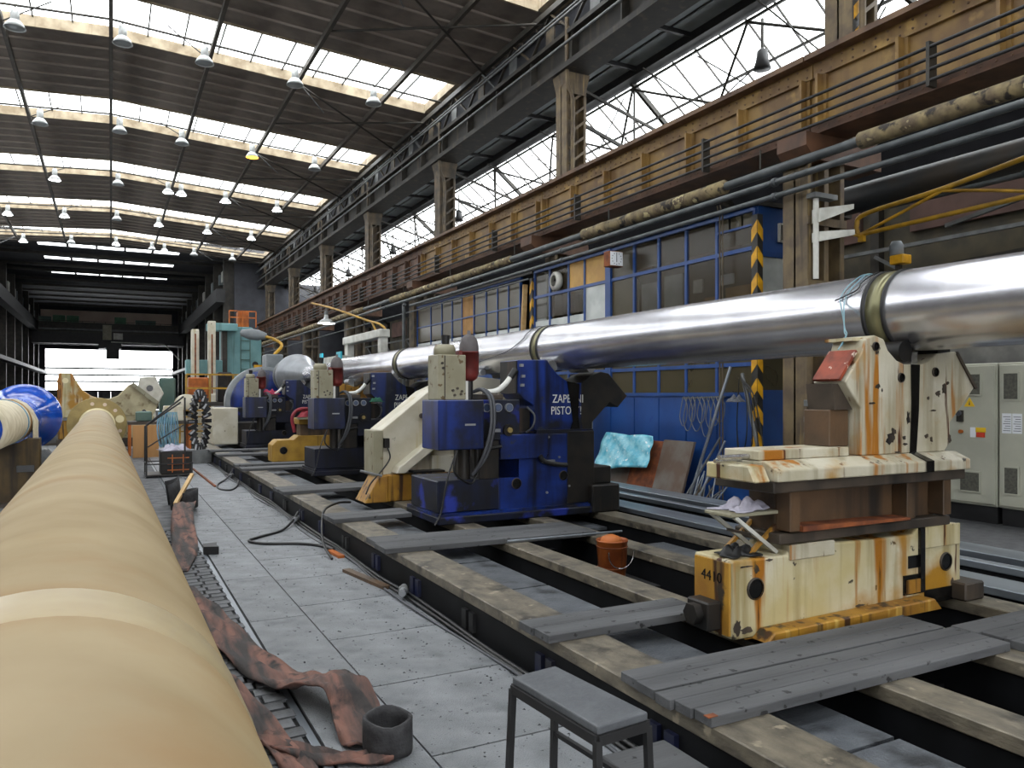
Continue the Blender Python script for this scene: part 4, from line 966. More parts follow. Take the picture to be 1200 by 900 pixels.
for r_ in (br2, br3):                     # the further rests are grimier
    for ch in r_.children:
        base_n = ch.name.split('.')[0]
        if base_n in ('body', 'oil_tank', 'gauge_panel', 'side_foot'):
            ch.material_slots[0].link = 'OBJECT'; ch.material_slots[0].material = MATS['machine_black']
        elif base_n in ('control_box', 'head'):
            ch.material_slots[0].link = 'OBJECT'; ch.material_slots[0].material = MATS['machine_dull']
        for g in ch.children:
            if g.name.split('.')[0] in ('plinth', 'plinth_step', 'body_plate'):
                g.material_slots[0].link = 'OBJECT'; g.material_slots[0].material = MATS['machine_black']
# ---- cream wedge-shaped support between the blue rests
ws = thing('wedge_support', (3.5, 9.6, .30), 'cream wedge-shaped pipe support with a long sloping top and ochre foot', 'machine', 'steady rests under the steel pipe')
f = 9.4
wb_ = MB().prism([(3.06, .62), (4.85, .62), (4.85, 1.86), (4.2, 1.92), (3.70, 1.70), (3.06, 1.20)], f + .1, f + .6).build('wedge_body', 'cream', ws, bevel=.012, seg=2)
MB().prism([(3.18, .66), (3.30, .66), (4.15, 1.28), (4.15, 1.42), (3.22, .74)], f - .12, f + .1).build('sloping_rib', 'cream', wb_, bevel=.01)
MB().box(2.95, 3.07, f + .06, f + .5, .62, 1.2).build('end_plate', 'beige_cab', wb_, bevel=.008)
MB().box(3.10, 4.9, f - .02, f + .6, .30, .64).build('foot', 'ochre_rust', ws, bevel=.012)
MB().prism([(2.80, .30), (3.10, .30), (3.10, .64), (2.98, .62)], f - .04, f + .4).build('toe', 'ochre_rust', ws, bevel=.01)
MB().box(3.38, 3.80, f - .22, f - .02, .665, .69).build('side_tray', 'machine_dark', ws)
MB().box(3.7, 4.1, f - .02, f + .1, .64, .86).build('cover_box', 'cream', ws, bevel=.008)
MB().cyl((3.6, f + .1, 1.38), (3.6, f + .04, 1.38), .035, n=12).build('grease_plug', 'dirty_brown', wb_)
MB().box(3.08, 3.14, f + .02, f + .1, .98, 1.1).build('junction_box', 'machine_dark', wb_)
MB().tube(smooth_path([(3.11, f, .98), (3.12, f - .05, .85), (3.0, f - .08, .7), (2.86, f - .08, .55), (2.80, f - .08, .42)], 5), .01, 6).build('cable_tail', 'cable_black', ws)
MB().tube([(2.72, f - .12, .72), (3.0, f - .1, .64)], .015, 6).build('pry_rod', 'silver', ws)
MB().cyl((4.5, f + .12, 1.96), (4.5, f + .58, 1.96), .045, n=12).cyl((4.9, f + .12, 1.93), (4.9, f + .58, 1.93), .045, n=12).build('roller', 'silver', ws)

# ---- ochre low rest
lr = thing('low_rest', (3.6, 16.2, .30), 'low ochre rest with a bore in its base below a red hose', 'machine', 'steady rests under the steel pipe')
f = 16.0
lb = MB().prism([(2.88, .30), (4.6, .30), (4.6, .82), (3.4, .82), (3.3, .74), (2.98, .74), (2.88, .64)], f, f + .5).build('base', 'ochre_paint', lr, bevel=.012)
disc_hole(3.10, f, .53, .07, lr)
MB().box(3.45, 4.7, f + .05, f + .45, .82, 1.05).build('saddle', 'mid_brown', lr, bevel=.01)
MB().box(3.4, 4.75, f - .02, f + .5, 1.05, 1.18).build('saddle_cap', 'ochre_paint', lr, bevel=.01)
MB().prism([(3.9, 1.18), (4.9, 1.18), (5.0, 1.7), (4.85, 1.90), (4.6, 1.82), (4.3, 1.9), (4.1, 1.85)], f + .05, f + .4).build('upright', 'ochre_rust', lr, bevel=.01)
MB().cyl((4.51, f + .06, 1.93), (4.51, f + .4, 1.93), .065, n=12).cyl((4.89, f + .06, 1.93), (4.89, f + .4, 1.93), .065, n=12).build('roller', 'silver', lr)
MB().tube(smooth_path([(3.3, f - .1, .9), (3.25, f - .1, 1.2), (3.4, f - .08, 1.36), (3.7, f - .05, 1.34), (3.9, f, 1.2)], 6), .035, 8).build('red_hose', 'crimson', lr)
MB().box(3.35, 3.8, f - .18, f + .0, 1.16, 1.2).build('side_shelf', 'beige_cab', lr)

# ---- headstock with face plate
hs = thing('headstock', (3.6, 24.2, .30), 'blue lathe headstock with rounded housing and pale front block', 'machine')
MB().box(2.9, 5.45, 23.6, 26.2, .30, 1.3).build('base', 'machine_navy', hs, bevel=.03)
MB().lathe([(0, 0), (.93, 0), (.96, .06), (.96, 1.5), (0, 1.5)], (4.05, 23.7, 1.42), (0, 1, 0), 40).build('housing', 'machine_blue', hs)
MB().lathe([(.96, .0), (1.08, .0), (1.08, .5), (.96, .5)], (4.05, 23.8, 1.42), (0, 1, 0), 40).build('guard_rim', 'office_grey', hs)
MB().lathe([(0, 0), (.50, 0), (.52, .04), (.52, .22), (0, .22)], (4.7, 23.0, 2.21), (0, 1, 0), 32).build('face_plate', 'grey_steel', hs)
for k in range(4):
    a = PI / 4 + k * PI / 2; MB().box(4.7 + .3 * math.cos(a) - .06, 4.7 + .3 * math.cos(a) + .06, 22.86, 23.0, 2.21 + .3 * math.sin(a) - .06, 2.21 + .3 * math.sin(a) + .06).build('chuck_jaw', 'machine_dark', hs)
MB().cyl((4.7, 23.22, 2.21), (4.7, 23.72, 2.21), .22, n=20).build('spindle_nose', 'grey_steel', hs)
MB().box(2.45, 3.1, 22.3, 23.5, .302, 1.3).build('front_block', 'cream', hs, bevel=.02)
MB().box(3.1, 3.9, 22.5, 23.2, .3, .9).build('front_tray', 'machine_dark', hs, bevel=.02)
MB().box(4.2, 4.7, 24.3, 25.1, 2.2, 2.9).build('motor_cover', 'office_grey', hs, bevel=.03)

# ---- cream tailstock-like casting beyond the tan flange
def big_rest():
    t = thing('cradle_stand', (.0, 28.0, .0), 'rust-stained cream cradle stand with two horns behind the tan pipe flange', 'machine')
    f = 27.7
    MB().box(-1.5, 1.5, f, f + .7, 0, .28).build('base', 'dirty_brown', t, bevel=.02)
    MB().box(-1.46, -1.05, f - .02, f + .6, .28, .90).build('foot_block', 'ochre_rust', t, bevel=.02)
    MB().box(-1.05, 1.25, f + .02, f + .6, .28, .98).build('bridge', 'dirty_cream', t, bevel=.02)
    MB().box(-1.5, -1.0, f - .06, f + .62, .86, .93).build('ledge', 'office_grey', t)
    MB().prism([(-1.46, .93), (-1.48, 2.05), (-1.43, 2.34), (-1.09, 2.34), (-.99, 2.12), (-.80, 1.80), (-.55, 1.62), (-.35, 1.55), (-.35, .98), (-1.0, .95)], f, f + .6).build('horn', 'cream_base', t, bevel=.02)
    MB().prism([(-.35, .98), (-.35, 1.55), (-.07, 1.53), (.2, 1.63), (.40, 1.86), (.51, 1.98), (.62, 2.03), (1.38, 1.40), (1.30, 1.15), (1.2, .98)], f + .02, f + .6).build('horn', 'dirty_cream', t, bevel=.02)
    MB().prism([(1.40, 1.42), (.64, 2.06), (.56, 1.98), (1.30, 1.34)], f - .1, f + .65).build('horn_face', 'beige_cab', t)
    MB().cyl((-1.26, f, 2.1), (-1.26, f - .01, 2.1), .085, n=14).build('cover_disc', 'pale_rim', t)
    MB().cyl((.95, f + .02, 1.12), (.95, f, 1.12), .07, n=12).build('bore', 'grease_hole_black', t)
    return t
M('dirty_cream', '#9b9173', '#b3a988', sc=3, rough=.55, spots=[('#6e5d3c', 4, .55, .65)])
big_rest()

# ---- teal vertical lathe and its rams
tl = thing('vertical_lathe', (5.4, 38.4, 0), 'tall teal vertical lathe with two pale rams', 'machine')
MB().prism([(4.75, 0), (6.35, 0), (6.35, 4.2), (6.15, 4.6), (5.9, 4.85), (4.75, 4.85)], 38, 40.5).build('column', 'teal_paint', tl, bevel=.04)
MB().box(4.55, 4.78, 37.8, 38.4, .5, 4.7).build('slideway', 'dark_steel', tl)
MB().box(3.0, 4.55, 37.6, 38.3, 2.6, 3.25).build('cross_rail', 'teal_paint', tl, bevel=.03)
MB().box(3.9, 5.2, 37.5, 38.2, 4.6, 4.95).build('top_beam', 'teal_paint', tl, bevel=.03)
for x in (3.35, 4.05):
    MB().box(x - .16, x + .16, 37.2, 37.6, 1.3, 5.0 if x > 3.5 else 4.6).build('ram', 'cream', tl, bevel=.02)
    MB().box(x - .03, x + .03, 37.17, 37.2, 1.4, 4.4).build('ram_rack', 'rust', tl)
for q in range(9): MB().box(5.4, 5.8, 37.95, 38.0, .6 + q * .45, .63 + q * .45).build('ladder_rung', 'teal_green', tl)
MB().box(5.38, 5.41, 37.95, 38, .4, 4.7).box(5.8, 5.83, 37.95, 38, .4, 4.7).build('ladder_rail', 'teal_green', tl)
MB().cyl((6.05, 38, 3.1), (6.05, 37.97, 3.1), .14, n=14).build('cover_disc', 'black_steel', tl)
for (a, b) in (((4.9, 38.1, 4.95), (6.2, 38.1, 4.95)),):
    for z in (5.3, 5.6): MB().bar((4.9, 38.1, z), (6.1, 38.1, z), .05).build('guard_rail', 'orange_paint', tl)
    for x in (4.9, 5.5, 6.1): MB().bar((x, 38.1, 4.85), (x, 38.1, 5.6), .05).build('guard_post', 'orange_paint', tl)
MB().box(5.3, 5.8, 38.2, 38.8, 4.85, 5.6).build('motor', 'orange_paint', tl, bevel=.03)
MB().box(5.9, 7.4, 37.2, 37.5, 2.75, 3.05).build('hoist_arm', 'hazard_yellow', tl)

# ---- assorted machines in the middle distance, left of the bed
tsw = thing('tailstock', (1.3, 30.3, 0), 'cream tailstock casting with a round bore beside a grey-green block', 'machine')
MB().prism([(.53, .6), (1.45, .6), (1.40, 1.1), (1.56, 1.5), (1.67, 1.71), (1.5, 2.04), (1.41, 2.31), (.90, 2.28), (.79, 1.59), (.53, 1.1)], 30, 30.6).build('casting', 'white_cast', tsw, bevel=.03)
MB().cyl((1.21, 30, 1.89), (1.21, 29.985, 1.89), .11, n=18).build('bore', 'grease_hole_black', tsw)
MB().box(.4, 2.2, 29.8, 31, 0, .6).build('base', 'beige_cab', tsw, bevel=.03)
MB().box(1.56, 2.10, 30.7, 31.3, .6, 2.28).build('gear_cover', 'teal_green', tsw, bevel=.05)
br = thing('bearing_drum', (2.2, 29.2, 0), 'cream drum-shaped casting on an ochre frame', 'machine')
MB().lathe([(0, 0), (.36, 0), (.38, .04), (.38, .9), (0, .9)], (2.35, 28.9, 1.30), (0, 1, 0), 32).build('drum', 'cream', br)
MB().box(1.6, 2.9, 28.9, 29.7, 0, 1.15).build('drum_base', 'cream', br, bevel=.02)
for x in (1.7, 2.1, 2.5, 2.85): MB().bar((x, 28.8, 0), (x, 28.8, 1.15), .06).build('frame_post', 'ochre_paint', br)
for z in (.4, .65, .9, 1.12): MB().bar((1.6, 28.78, z), (2.95, 28.78, z), .05).build('frame_rail', 'ochre_paint', br)
wsn = thing('work_platform', (3.2, 30.5, 0), 'raised platform with yellow and orange railings before the teal lathe', 'platform')
MB().box(2.3, 5.4, 30, 32, 1.25, 1.4).build('deck', 'dark_steel', wsn)
for x in (2.4, 3.2, 4.0, 4.7, 5.3):
    MB().bar((x, 30.05, 0), (x, 30.05, 2.4), .07).build('post', 'ochre_paint', wsn)
for z in (1.9, 2.4): MB().bar((2.4, 30.05, z), (5.3, 30.05, z), .06).build('railing', 'yellow_tube', wsn)
MB().box(2.5, 3.2, 30.4, 31, 1.4, 2.3).build('motor', 'orange_paint', wsn, bevel=.04)
MB().box(3.5, 4.0, 30.3, 31, 1.4, 2.5).build('gearbox', 'machine_dark', wsn, bevel=.04)
MB().box(4.3, 4.9, 30.2, 30.9, .2, 2.2).build('gearbox', 'cream', wsn, bevel=.04)
MB().cyl((4.6, 30.2, 1.85), (4.6, 30.18, 1.85), .12, n=14).build('bore', 'grease_hole_black', wsn)

# ---- overhead bridge crane in the far bay
bc = thing('bridge_crane', (0, 84, 6.0), 'dark bridge crane spanning the far bay with green cabinets on top', 'crane')
MB().box(-6.45, 6.45, 83.3, 84, 6.5, 7.55).build('bridge_girder', 'black_steel', bc)
MB().box(-6.45, 6.45, 85.2, 85.9, 6.5, 7.55).build('bridge_girder', 'wall_dark', bc)
MB().box(-6.4, 6.4, 83.1, 83.3, 7.75, 7.9).build('walkway', 'grey_steel', bc)
for x in (-4.8, -3.7, .3): MB().box(x, x + 1.0, 83.2, 84, 8.5, 9.1).build('electric_cabinet', 'green_paint', bc)
MB().box(2.1, 3.9, 83.2, 84, 8.5, 8.9).build('electric_cabinet', 'teal_green', bc); MB().box(-5.9, -4.95, 83.2, 84, 8.5, 8.95).build('electric_cabinet', 'teal_green', bc)
MB().box(-6.4, 6.4, 83.3, 83.9, 7.55, 8.5).build('rail_beam', 'dark_steel', bc)
for q in range(14): MB().bar((-6.2 + q * .955, 83.15, 7.8), (-6.2 + q * .955, 83.15, 8.6), .05).build('railing_post', 'dark_steel', bc)
MB().bar((-6.2, 83.15, 8.6), (6.2, 83.15, 8.6), .05).build('railing', 'dark_steel', bc)
MB().box(-1.05, .9, 83, 85.5, 6.1, 6.6).build('trolley', 'black_steel', bc)
MB().box(-.4, .7, 82.9, 83.6, 5.1, 6.1).build('hook_block', 'black_steel', bc)
MB().box(-.7, .05, 82.8, 83, 6.9, 8.3).build('cab_frame', 'beige_cab', bc)
MB().box(.2, 1.0, 82.8, 83, 6.95, 7.55).build('cab_panel', 'white_paint', bc)
MB().tube([(0, 82.7, 6.7), (4.6, 82.7, 6.6), (6.0, 82.7, 5.1)], .05, 6).build('festoon_cable', 'white_paint', bc)

# ---- blue film-wrapped flanged shaft on its stand, left
bs = thing('wrapped_shaft', (-1.75, 15.0, .5), 'flanged shaft wrapped in glossy blue film lying on a brown stand', 'shaft')
MB().lathe([(0, -3.5), (.29, -3.5), (.29, 1.2), (.31, 1.7), (.38, 2.1), (.50, 2.4), (.60, 2.55), (.60, 2.68), (0, 2.68)], (-1.40, 14.0, 1.25), (-.0, 1, 0), 40).build('film_wrap', 'film_blue', bs)
MB().lathe([(.292, -3.4), (.325, -3.4), (.33, .35), (.30, .42), (.292, .42)], (-1.40, 14.0, 1.25), (0, 1, 0), 32).build('cloth_wrap', 'cloth_cream', bs)
for q in range(3):
    MB().lathe([(.33, -.05), (.338, -.05), (.338, .05), (.33, .05)], (-1.40, 13.3 + q * .4, 1.25), (0, 1, 0), 32).build('tie_band', 'cloth_blue' if q == 0 else 'carton', bs)
rows = []
for i in range(9):
    t_ = i / 8; row = []
    for j in range(6):
        yy = 13.75 + j * .12 + .02 * math.sin(i * 2 + j)
        if t_ < .5:
            a = PI * .55 - t_ * PI * 1.05; row.append((-1.40 + .345 * math.cos(a), yy, 1.25 + .345 * math.sin(a)))
        else: row.append((-1.40 + .35 + .03 * math.sin(j * 1.7), yy, 1.25 - (t_ - .5) * .7 * (1 + .25 * math.sin(j * 2.1))))
    rows.append(row)
MB().grid(rows).build('cloth_flap', 'cloth_cream', bs, solid=.008)
st = thing('shaft_stand', (-1.5, 13.8, 0), 'brown steel stand with a slot carrying the blue wrapped shaft', 'stand')
MB().prism([(-1.95, 0), (-.95, 0), (-.95, 1.0), (-1.12, 1.0), (-1.25, .925), (-1.40, .91), (-1.55, .925), (-1.68, 1.0), (-1.95, 1.0)], 13.6, 13.9).build('stand_plate', 'stand_ochre', st, bevel=.01)
MB().box(-1.25, -1.02, 13.585, 13.6, .50, .60).build('slot', 'grease_hole_black', st)
MB().box(-2.0, -.9, 13.4, 14.1, 0, .06).build('foot', 'dirty_brown', st)

# ================================================================== SERVICES ON THE COLUMN ROW
ip = thing('lagged_pipe', (7.72, 18, 4.5), 'thick heating pipe in torn ochre lagging below the crane girder', 'pipe')
y = -5.0; k = 0
while y < 47:
    l = random.choice((1.4, 2.2, 2.9, .8)); r = random.choice((.085, .10, .095, .06))
    prof = [(.05, 0), (r, .02)] + [(r * random.uniform(.93, 1.08), l * q / 6) for q in range(1, 6)] + [(r, l - .02), (.05, l)]
    MB().lathe(prof, (7.72, y, 4.60), (0, 1, 0), 12).build('lagging_length', 'pipe_lag' if r > .07 else 'pipe_grey', ip)
    y += l; k += 1
for k in range(13): MB().cyl((7.72, -3 + 3.55 * k, 4.68), (7.72, -3 + 3.55 * k, 4.93), .012, n=6).build('hanger_rod', 'dark_steel', ip)
def long_pipe(x, z, r, y0, y1, mat, label):
    t = thing('service_pipe', (x, (y0 + y1) / 2, z - r), label, 'pipe', 'service pipes under the crane girder')
    MB().cyl((x, y0, z), (x, y1, z), r, n=12).build('pipe_run', mat, t)
    y = y0 + 1.7
    while y < y1: MB().lathe([(r, -.03), (r * 1.35, -.03), (r * 1.35, .03), (r, .03)], (x, y, z), (0, 1, 0), 10).build('coupling', mat, t); y += 5.3
    return t
long_pipe(7.62, 4.40, .042, -5, 46, 'pipe_grey', 'straight grey pipe just below the torn ochre lagging')
long_pipe(7.62, 4.22, .036, -5, 21, 'pipe_grey', 'thin grey pipe running in front of the office roof edge')
long_pipe(7.66, 4.05, .02, 14, 46, 'pipe_grey', 'thin dark conduit along the far office windows')
long_pipe(9.35, 4.42, .20, -2, 7.7, 'duct', 'fat dark duct above the electrical cabinets')
long_pipe(9.05, 4.12, .03, -2, 6.7, 'pipe_grey', 'thin pipe under the fat dark duct')
long_pipe(9.9, 4.75, .05, -2, 7.6, 'duct', 'dark pipe behind the fat duct')
# vertical conduits at the office corner
for q, (yy, lab) in enumerate(((8.46, 'thin brown conduit dropping past the end office window'), (8.40, 'second thin brown conduit beside the end office window'))):
    MB().tube([(7.7, yy, 4.36), (7.75, yy, 4.2), (7.75, yy, 2.3), (7.75, yy, 1.0), (7.75, yy, .02)], .012, 6).build('wall_conduit', 'column_far', label=lab, cat='conduit')
MB().tube(smooth_path([(7.6, 21.4, 4.3), (7.6, 21.5, 4.25), (7.6, 21.5, 4.1), (7.6, 21.5, 2.0), (7.6, 21.5, .02)], 3), .05, 8).build('standpipe', 'pipe_grey', label='grey standpipe at the far end of the office', cat='pipe')

# ---- grey bracket plates and the yellow swing jib at the first column
bk = thing('jib_bracket', (8.1, 6.85, 3.5), 'pale grey tapered bracket plates bolted to the tan column', 'bracket')
MB().prism([(7.80, 3.80), (7.80, 3.97), (8.42, 4.09), (8.42, 4.03)], 6.74, 6.86).build('bracket_plate', 'white_paint', bk)
MB().prism([(7.80, 3.56), (7.80, 3.68), (8.44, 3.77), (8.44, 3.70)], 6.74, 6.86).build('bracket_plate', 'white_paint', bk)
MB().cyl((7.80, 6.80, 3.1), (7.80, 6.80, 4.12), .035, n=10).build('hinge_post', 'white_paint', bk)
MB().box(7.70, 8.1, 6.72, 6.86, 4.10, 4.16).build('head_clamp', 'grey_steel', bk)
jb = thing('swing_jib', (9.0, 6.0, 3.8), 'yellow tubular swing jib beside the tan column', 'jib')
def tb(pts, r, nm, mat='yellow_tube', par=None): return MB().tube(smooth_path(pts, 5), r, 8).build(nm, mat, par or jb)
tb([(9.0, 7.14, 3.83), (9.0, 7.16, 3.96), (9.0, 7.0, 4.09), (9.0, 5.9, 4.17), (9.0, 4.4, 4.36)], .032, 'top_tube')
tb([(9.0, 7.12, 3.82), (9.0, 5.9, 3.84), (9.0, 4.4, 3.86)], .03, 'bottom_tube')
tb([(9.0, 7.08, 3.83), (9.0, 6.5, 3.99), (9.0, 5.93, 4.15)], .022, 'brace')
tb([(9.0, 5.93, 4.14), (9.0, 5.4, 4.02), (9.0, 4.9, 3.89)], .02, 'brace')
MB().bar((8.44, 6.84, 3.74), (9.0, 7.12, 3.80), .03).build('hinge_arm', 'yellow_tube', jb)
MB().box(8.97, 9.03, 7.04, 7.12, 3.72, 3.82).build('hinge_block', 'yellow_tube', jb)
sr = thing('signal_beacon', (9.3, 6.75, 0), 'grey beacon with yellow box on a slim post behind the steel pipe', 'beacon')
MB().bar((9.3, 6.75, 0), (9.3, 6.75, 3.40), .06).build('post', 'dark_steel', sr)
MB().lathe([(0, 3.5), (.09, 3.5), (.09, 3.64), (.06, 3.70), (0, 3.70)], (9.3, 6.78, 0), (0, 0, 1), 14).build('beacon_body', 'office_grey', sr)
MB().box(9.18, 9.36, 6.60, 6.80, 3.38, 3.50).build('beacon_box', 'hazard_yellow', sr, bevel=.01)
cl = thing('column_clamp', (8.0, 6.8, 1.1), 'grey screw clamp fixed to the tan column behind the cream rest', 'clamp')
for z in (1.15, 1.35, 1.55): MB().box(7.66, 8.26, 6.74, 6.87, z - .04, z + .04).build('jaw_bar', 'grey_steel', cl, bevel=.006)
for x in (7.78, 8.12): MB().cyl((x, 6.72, 1.0), (x, 6.72, 1.62), .025, n=8).build('screw', 'grey_steel', cl)
MB().box(7.6, 7.95, 6.70, 6.74, 1.19, 1.32).build('jaw_plate', 'office_grey', cl)

# ---- clock and fan on the office
ck = thing('wall_clock', (7.6, 10.9, 3.8), 'square white clock in a brown case on the blue office post', 'clock')
MB().box(7.46, 7.74, 10.80, 10.98, 3.83, 4.09).build('case', 'rust', ck, bevel=.01)
MB().box(7.475, 7.725, 10.79, 10.80, 3.845, 4.075).build('dial', 'paper', ck)
for q in range(12):
    a = q * PI / 6; x, z = 7.6 + .095 * math.sin(a), 3.96 + .095 * math.cos(a)
    MB().box(x - .007, x + .007, 10.786, 10.79, z - .007, z + .007).build('hour_mark', 'ink', ck)
MB().box(7.595, 7.605, 10.784, 10.79, 3.95, 4.045).box(7.594, 7.606, 10.784, 10.79, 3.90, 3.96).build('hands', 'ink', ck)
MB().bar((7.6, 10.9, 4.09), (7.84, 11.3, 4.18), .03).build('arm', 'frame_blue', ck)
fn = thing('window_fan', (7.78, 13.12, 3.7), 'round pale extractor fan set in the office window', 'fan')
MB().lathe([(.11, 0), (.17, 0), (.18, .03), (.18, .10), (.11, .12)], (7.85, 13.12, 3.90), (-1, 0, 0), 24).build('housing_ring', 'white_paint', fn)
MB().cyl((7.85, 13.12, 3.90), (7.80, 13.12, 3.90), .04, n=12).build('hub', 'grey_steel', fn)
for q in range(4):
    a = q * PI / 2 + .4; MB().prism([(13.12 + .03 * math.cos(a), 3.9 + .03 * math.sin(a)), (13.12 + .105 * math.cos(a - .3), 3.9 + .105 * math.sin(a - .3)), (13.12 + .105 * math.cos(a + .4), 3.9 + .105 * math.sin(a + .4))], 7.80, 7.81, 'x').build('blade', 'dark_steel', fn)

# ================================================================== LAMPS
def highbay(loc, lit):
    t = thing('highbay_lamp', loc, {0: 'unlit bell-shaped high-bay lamp hanging under a roof light', 1: 'glowing white bell-shaped high-bay lamp hanging under a roof light', 2: 'bell-shaped high-bay lamp glowing orange under a roof light'}[lit], 'lamp',
              'lit high-bay lamps' if lit == 1 else ('unlit high-bay lamps' if lit == 0 else None))
    x, y, z = loc
    MB().cyl((x, y, z + .42), (x, y, z + .55), .02, n=6).build('stem', 'dark_steel', t)
    MB().lathe([(0, .46), (.06, .46), (.09, .42), (.095, .2), (.07, .19)], loc, (0, 0, 1), 12).build('ballast', 'lamp_white', t)
    MB().lathe([(.07, .2), (.12, .17), (.19, .08), (.23, 0), (.22, 0), (.18, .07), (.11, .15)], loc, (0, 0, 1), 18).build('bell', 'lamp_white', t)
    MB().lathe([(0, .02), (.205, .02), (.205, .03), (0, .03)], loc, (0, 0, 1), 18).build('lens', ('lamp_off', 'lamp_lit', 'lamp_orange')[lit], t)
LIT = {(2, 2.1), (2, 2.6), (2, 4.35), (2, 6.5), (2, -1.95), (3, -4.2), (3, -1.95), (3, 2.1), (3, 4.35), (3, 6.5), (4, -4.2), (4, .25), (4, 2.75)}
for i in range(5):
    yf = 22.2 + 7.05 * i
    for x in ((-4.2, -1.95, .25, 2.1, 4.35, 6.5) if i < 2 else ((-4.2, -1.95, .25, 2.1, 2.6, 4.35, 6.5) if i == 2 else (-4.2, -1.95, .25, 2.1, 2.75, 4.35, 6.5) if i == 4 else (-4.2, -1.95, .25, 2.1, 4.35, 6.5))):
        lit = 2 if (i == 1 and x == 4.35) else (1 if (i, x) in LIT else 0)
        highbay((x, yf - 1.3, roofz(x) - .65), lit)

sw = thing('swing_lamp', (6.4, 20.9, 0), 'lit bell lamp hung from a yellow tube arm near the headstock', 'lamp')
MB().tube(smooth_path([(6.8, 20.7, .31), (6.8, 20.7, 2.0), (6.8, 20.7, 3.3), (6.75, 21.0, 3.62), (6.6, 22.0, 3.85), (6.2, 24.0, 4.35), (6.0, 26.2, 4.75)], 5), .032, 8).build('arm', 'yellow_tube', sw)
MB().tube([(6.8, 20.75, 2.9), (6.68, 21.6, 3.72)], .03, 6).build('brace', 'yellow_tube', sw)
MB().cyl((6.12, 24.7, 4.2), (6.12, 24.7, 4.45), .02, n=6).build('stem', 'grey_steel', sw)
sh_ = MB().lathe([(.06, .28), (.08, .16), (.16, .12), (.30, .0), (.29, 0), (.12, .12)], (6.12, 24.7, 3.94), (0, 0, 1), 18).build('shade', 'lamp_white', sw)
MB().lathe([(0, .01), (.27, .01), (.27, .02), (0, .02)], (6.12, 24.7, 3.94), (0, 0, 1), 18).build('lens', 'lamp_lit', sh_)
MB().lathe([(.02, .42), (.06, .40), (.06, .28)], (6.12, 24.7, 3.94), (0, 0, 1), 10).build('socket', 'grey_steel', sw)
sl = thing('work_lamp', (5.2, 25.0, 2.9), 'grey oval work lamp on a bent yellow tube above the headstock', 'lamp')
MB().tube(smooth_path([(4.5, 24.7, 2.9), (4.75, 24.8, 3.2), (4.6, 25.1, 3.4), (4.35, 25.3, 3.5)], 5), .05, 8).build('arm', 'yellow_tube', sl)
v = MB(); v.lathe([(0, -.42), (.10, -.38), (.17, -.15), (.18, .1), (.10, .38), (0, .42)], (4.0, 25.4, 3.56), (-1, .1, .12), 14); v.build('lamp_head', 'office_grey', sl)
wg_ = thing('white_gantry', (6.5, 21.8, 0), 'white machine gantry with cyan panels behind the steel pipe', 'machine')
MB().box(6.35, 6.65, 19.9, 23.6, 3.2, 3.42).build('beam', 'white_paint', wg_, bevel=.02)
MB().box(6.4, 6.6, 19.95, 20.2, .32, 3.2).build('leg', 'white_paint', wg_)
MB().box(6.4, 6.6, 23.2, 23.5, .32, 3.2).build('leg', 'white_paint', wg_)
MB().box(6.1, 6.4, 23.0, 25.2, 2.2, 2.85).build('control_panel', 'white_paint', wg_)
MB().box(6.05, 6.1, 22.7, 23.2, 2.3, 2.95).build('side_panel', 'screen_cyan', wg_)
MB().box(6.05, 6.1, 25.0, 25.3, 2.3, 3.0).build('side_panel', 'screen_cyan', wg_)

# ================================================================== BOARDS ON THE BED
def board(x0, x1, y0, y1, n, label, z=.30, t=.045, skew=0.0, ends=None):
    o = thing('timber_board', ((x0 + x1) / 2, (y0 + y1) / 2, z), label, 'board', 'grey boards across the machine bed')
    w = (y1 - y0) / n
    for k in range(n):
        a, b = y0 + k * w + .002, y0 + (k + 1) * w - .002
        e0, e1 = random.uniform(-.02, .02), random.uniform(-.02, .02)
        MB().add([(x0 + e0, a, z), (x1 + e1, a + skew, z), (x1 + e1, b + skew, z), (x0 + e0, b, z), (x0 + e0, a, z + t), (x1 + e1, a + skew, z + t), (x1 + e1, b + skew, z + t), (x0 + e0, b, z + t)],
                 [(0, 3, 2, 1), (4, 5, 6, 7), (0, 1, 5, 4), (1, 2, 6, 5), (2, 3, 7, 6), (3, 0, 4, 7)]).build('plank', 'plank', o, bevel=.003)
    return o
bd = board(2.13, 4.17, 2.74, 3.005, 2, 'two-plank grey board against the foot of the cream rust-streaked rest')
bd2 = board(2.14, 4.20, 2.40, 2.725, 3, 'wide grey board with a chipped orange corner beside the stool')
MB().box(2.14, 2.19, 2.40, 2.43, .344, .348).build('chipped_corner', 'rust', bd2)
board(4.24, 5.6, 2.28, 2.74, 3, 'grey board lying at the right foot of the cream rest')
board(2.10, 3.22, 3.62, 3.95, 2, 'short grey board reaching the numbered end of the cream rest')
board(2.08, 4.15, 6.30, 6.92, 2, 'long grey board in front of the bright blue rest', skew=-.1)
board(2.08, 2.96, 8.05, 8.50, 2, 'narrow grey board ending at the bright blue rest', skew=.05)
board(2.04, 3.62, 10.65, 11.3, 2, 'grey board between the cream wedge support and the second blue rest', skew=.1)
board(2.05, 4.0, 14.3, 14.75, 2, 'grey board in front of the low ochre rest')
board(2.05, 3.9, 15.2, 15.5, 1, 'single grey plank close to the low ochre rest')
board(2.05, 3.9, 17.9, 18.4, 2, 'grey board behind the low ochre rest')
board(2.05, 3.8, 19.4, 19.8, 1, 'grey plank near the headstock end of the bed')
MB().cyl((3.1, 6.06, .36), (4.3, 6.02, .36), .012, n=8).build('pole', 'rail_steel', label='thin bright pole along the board by the bucket', cat='pole')
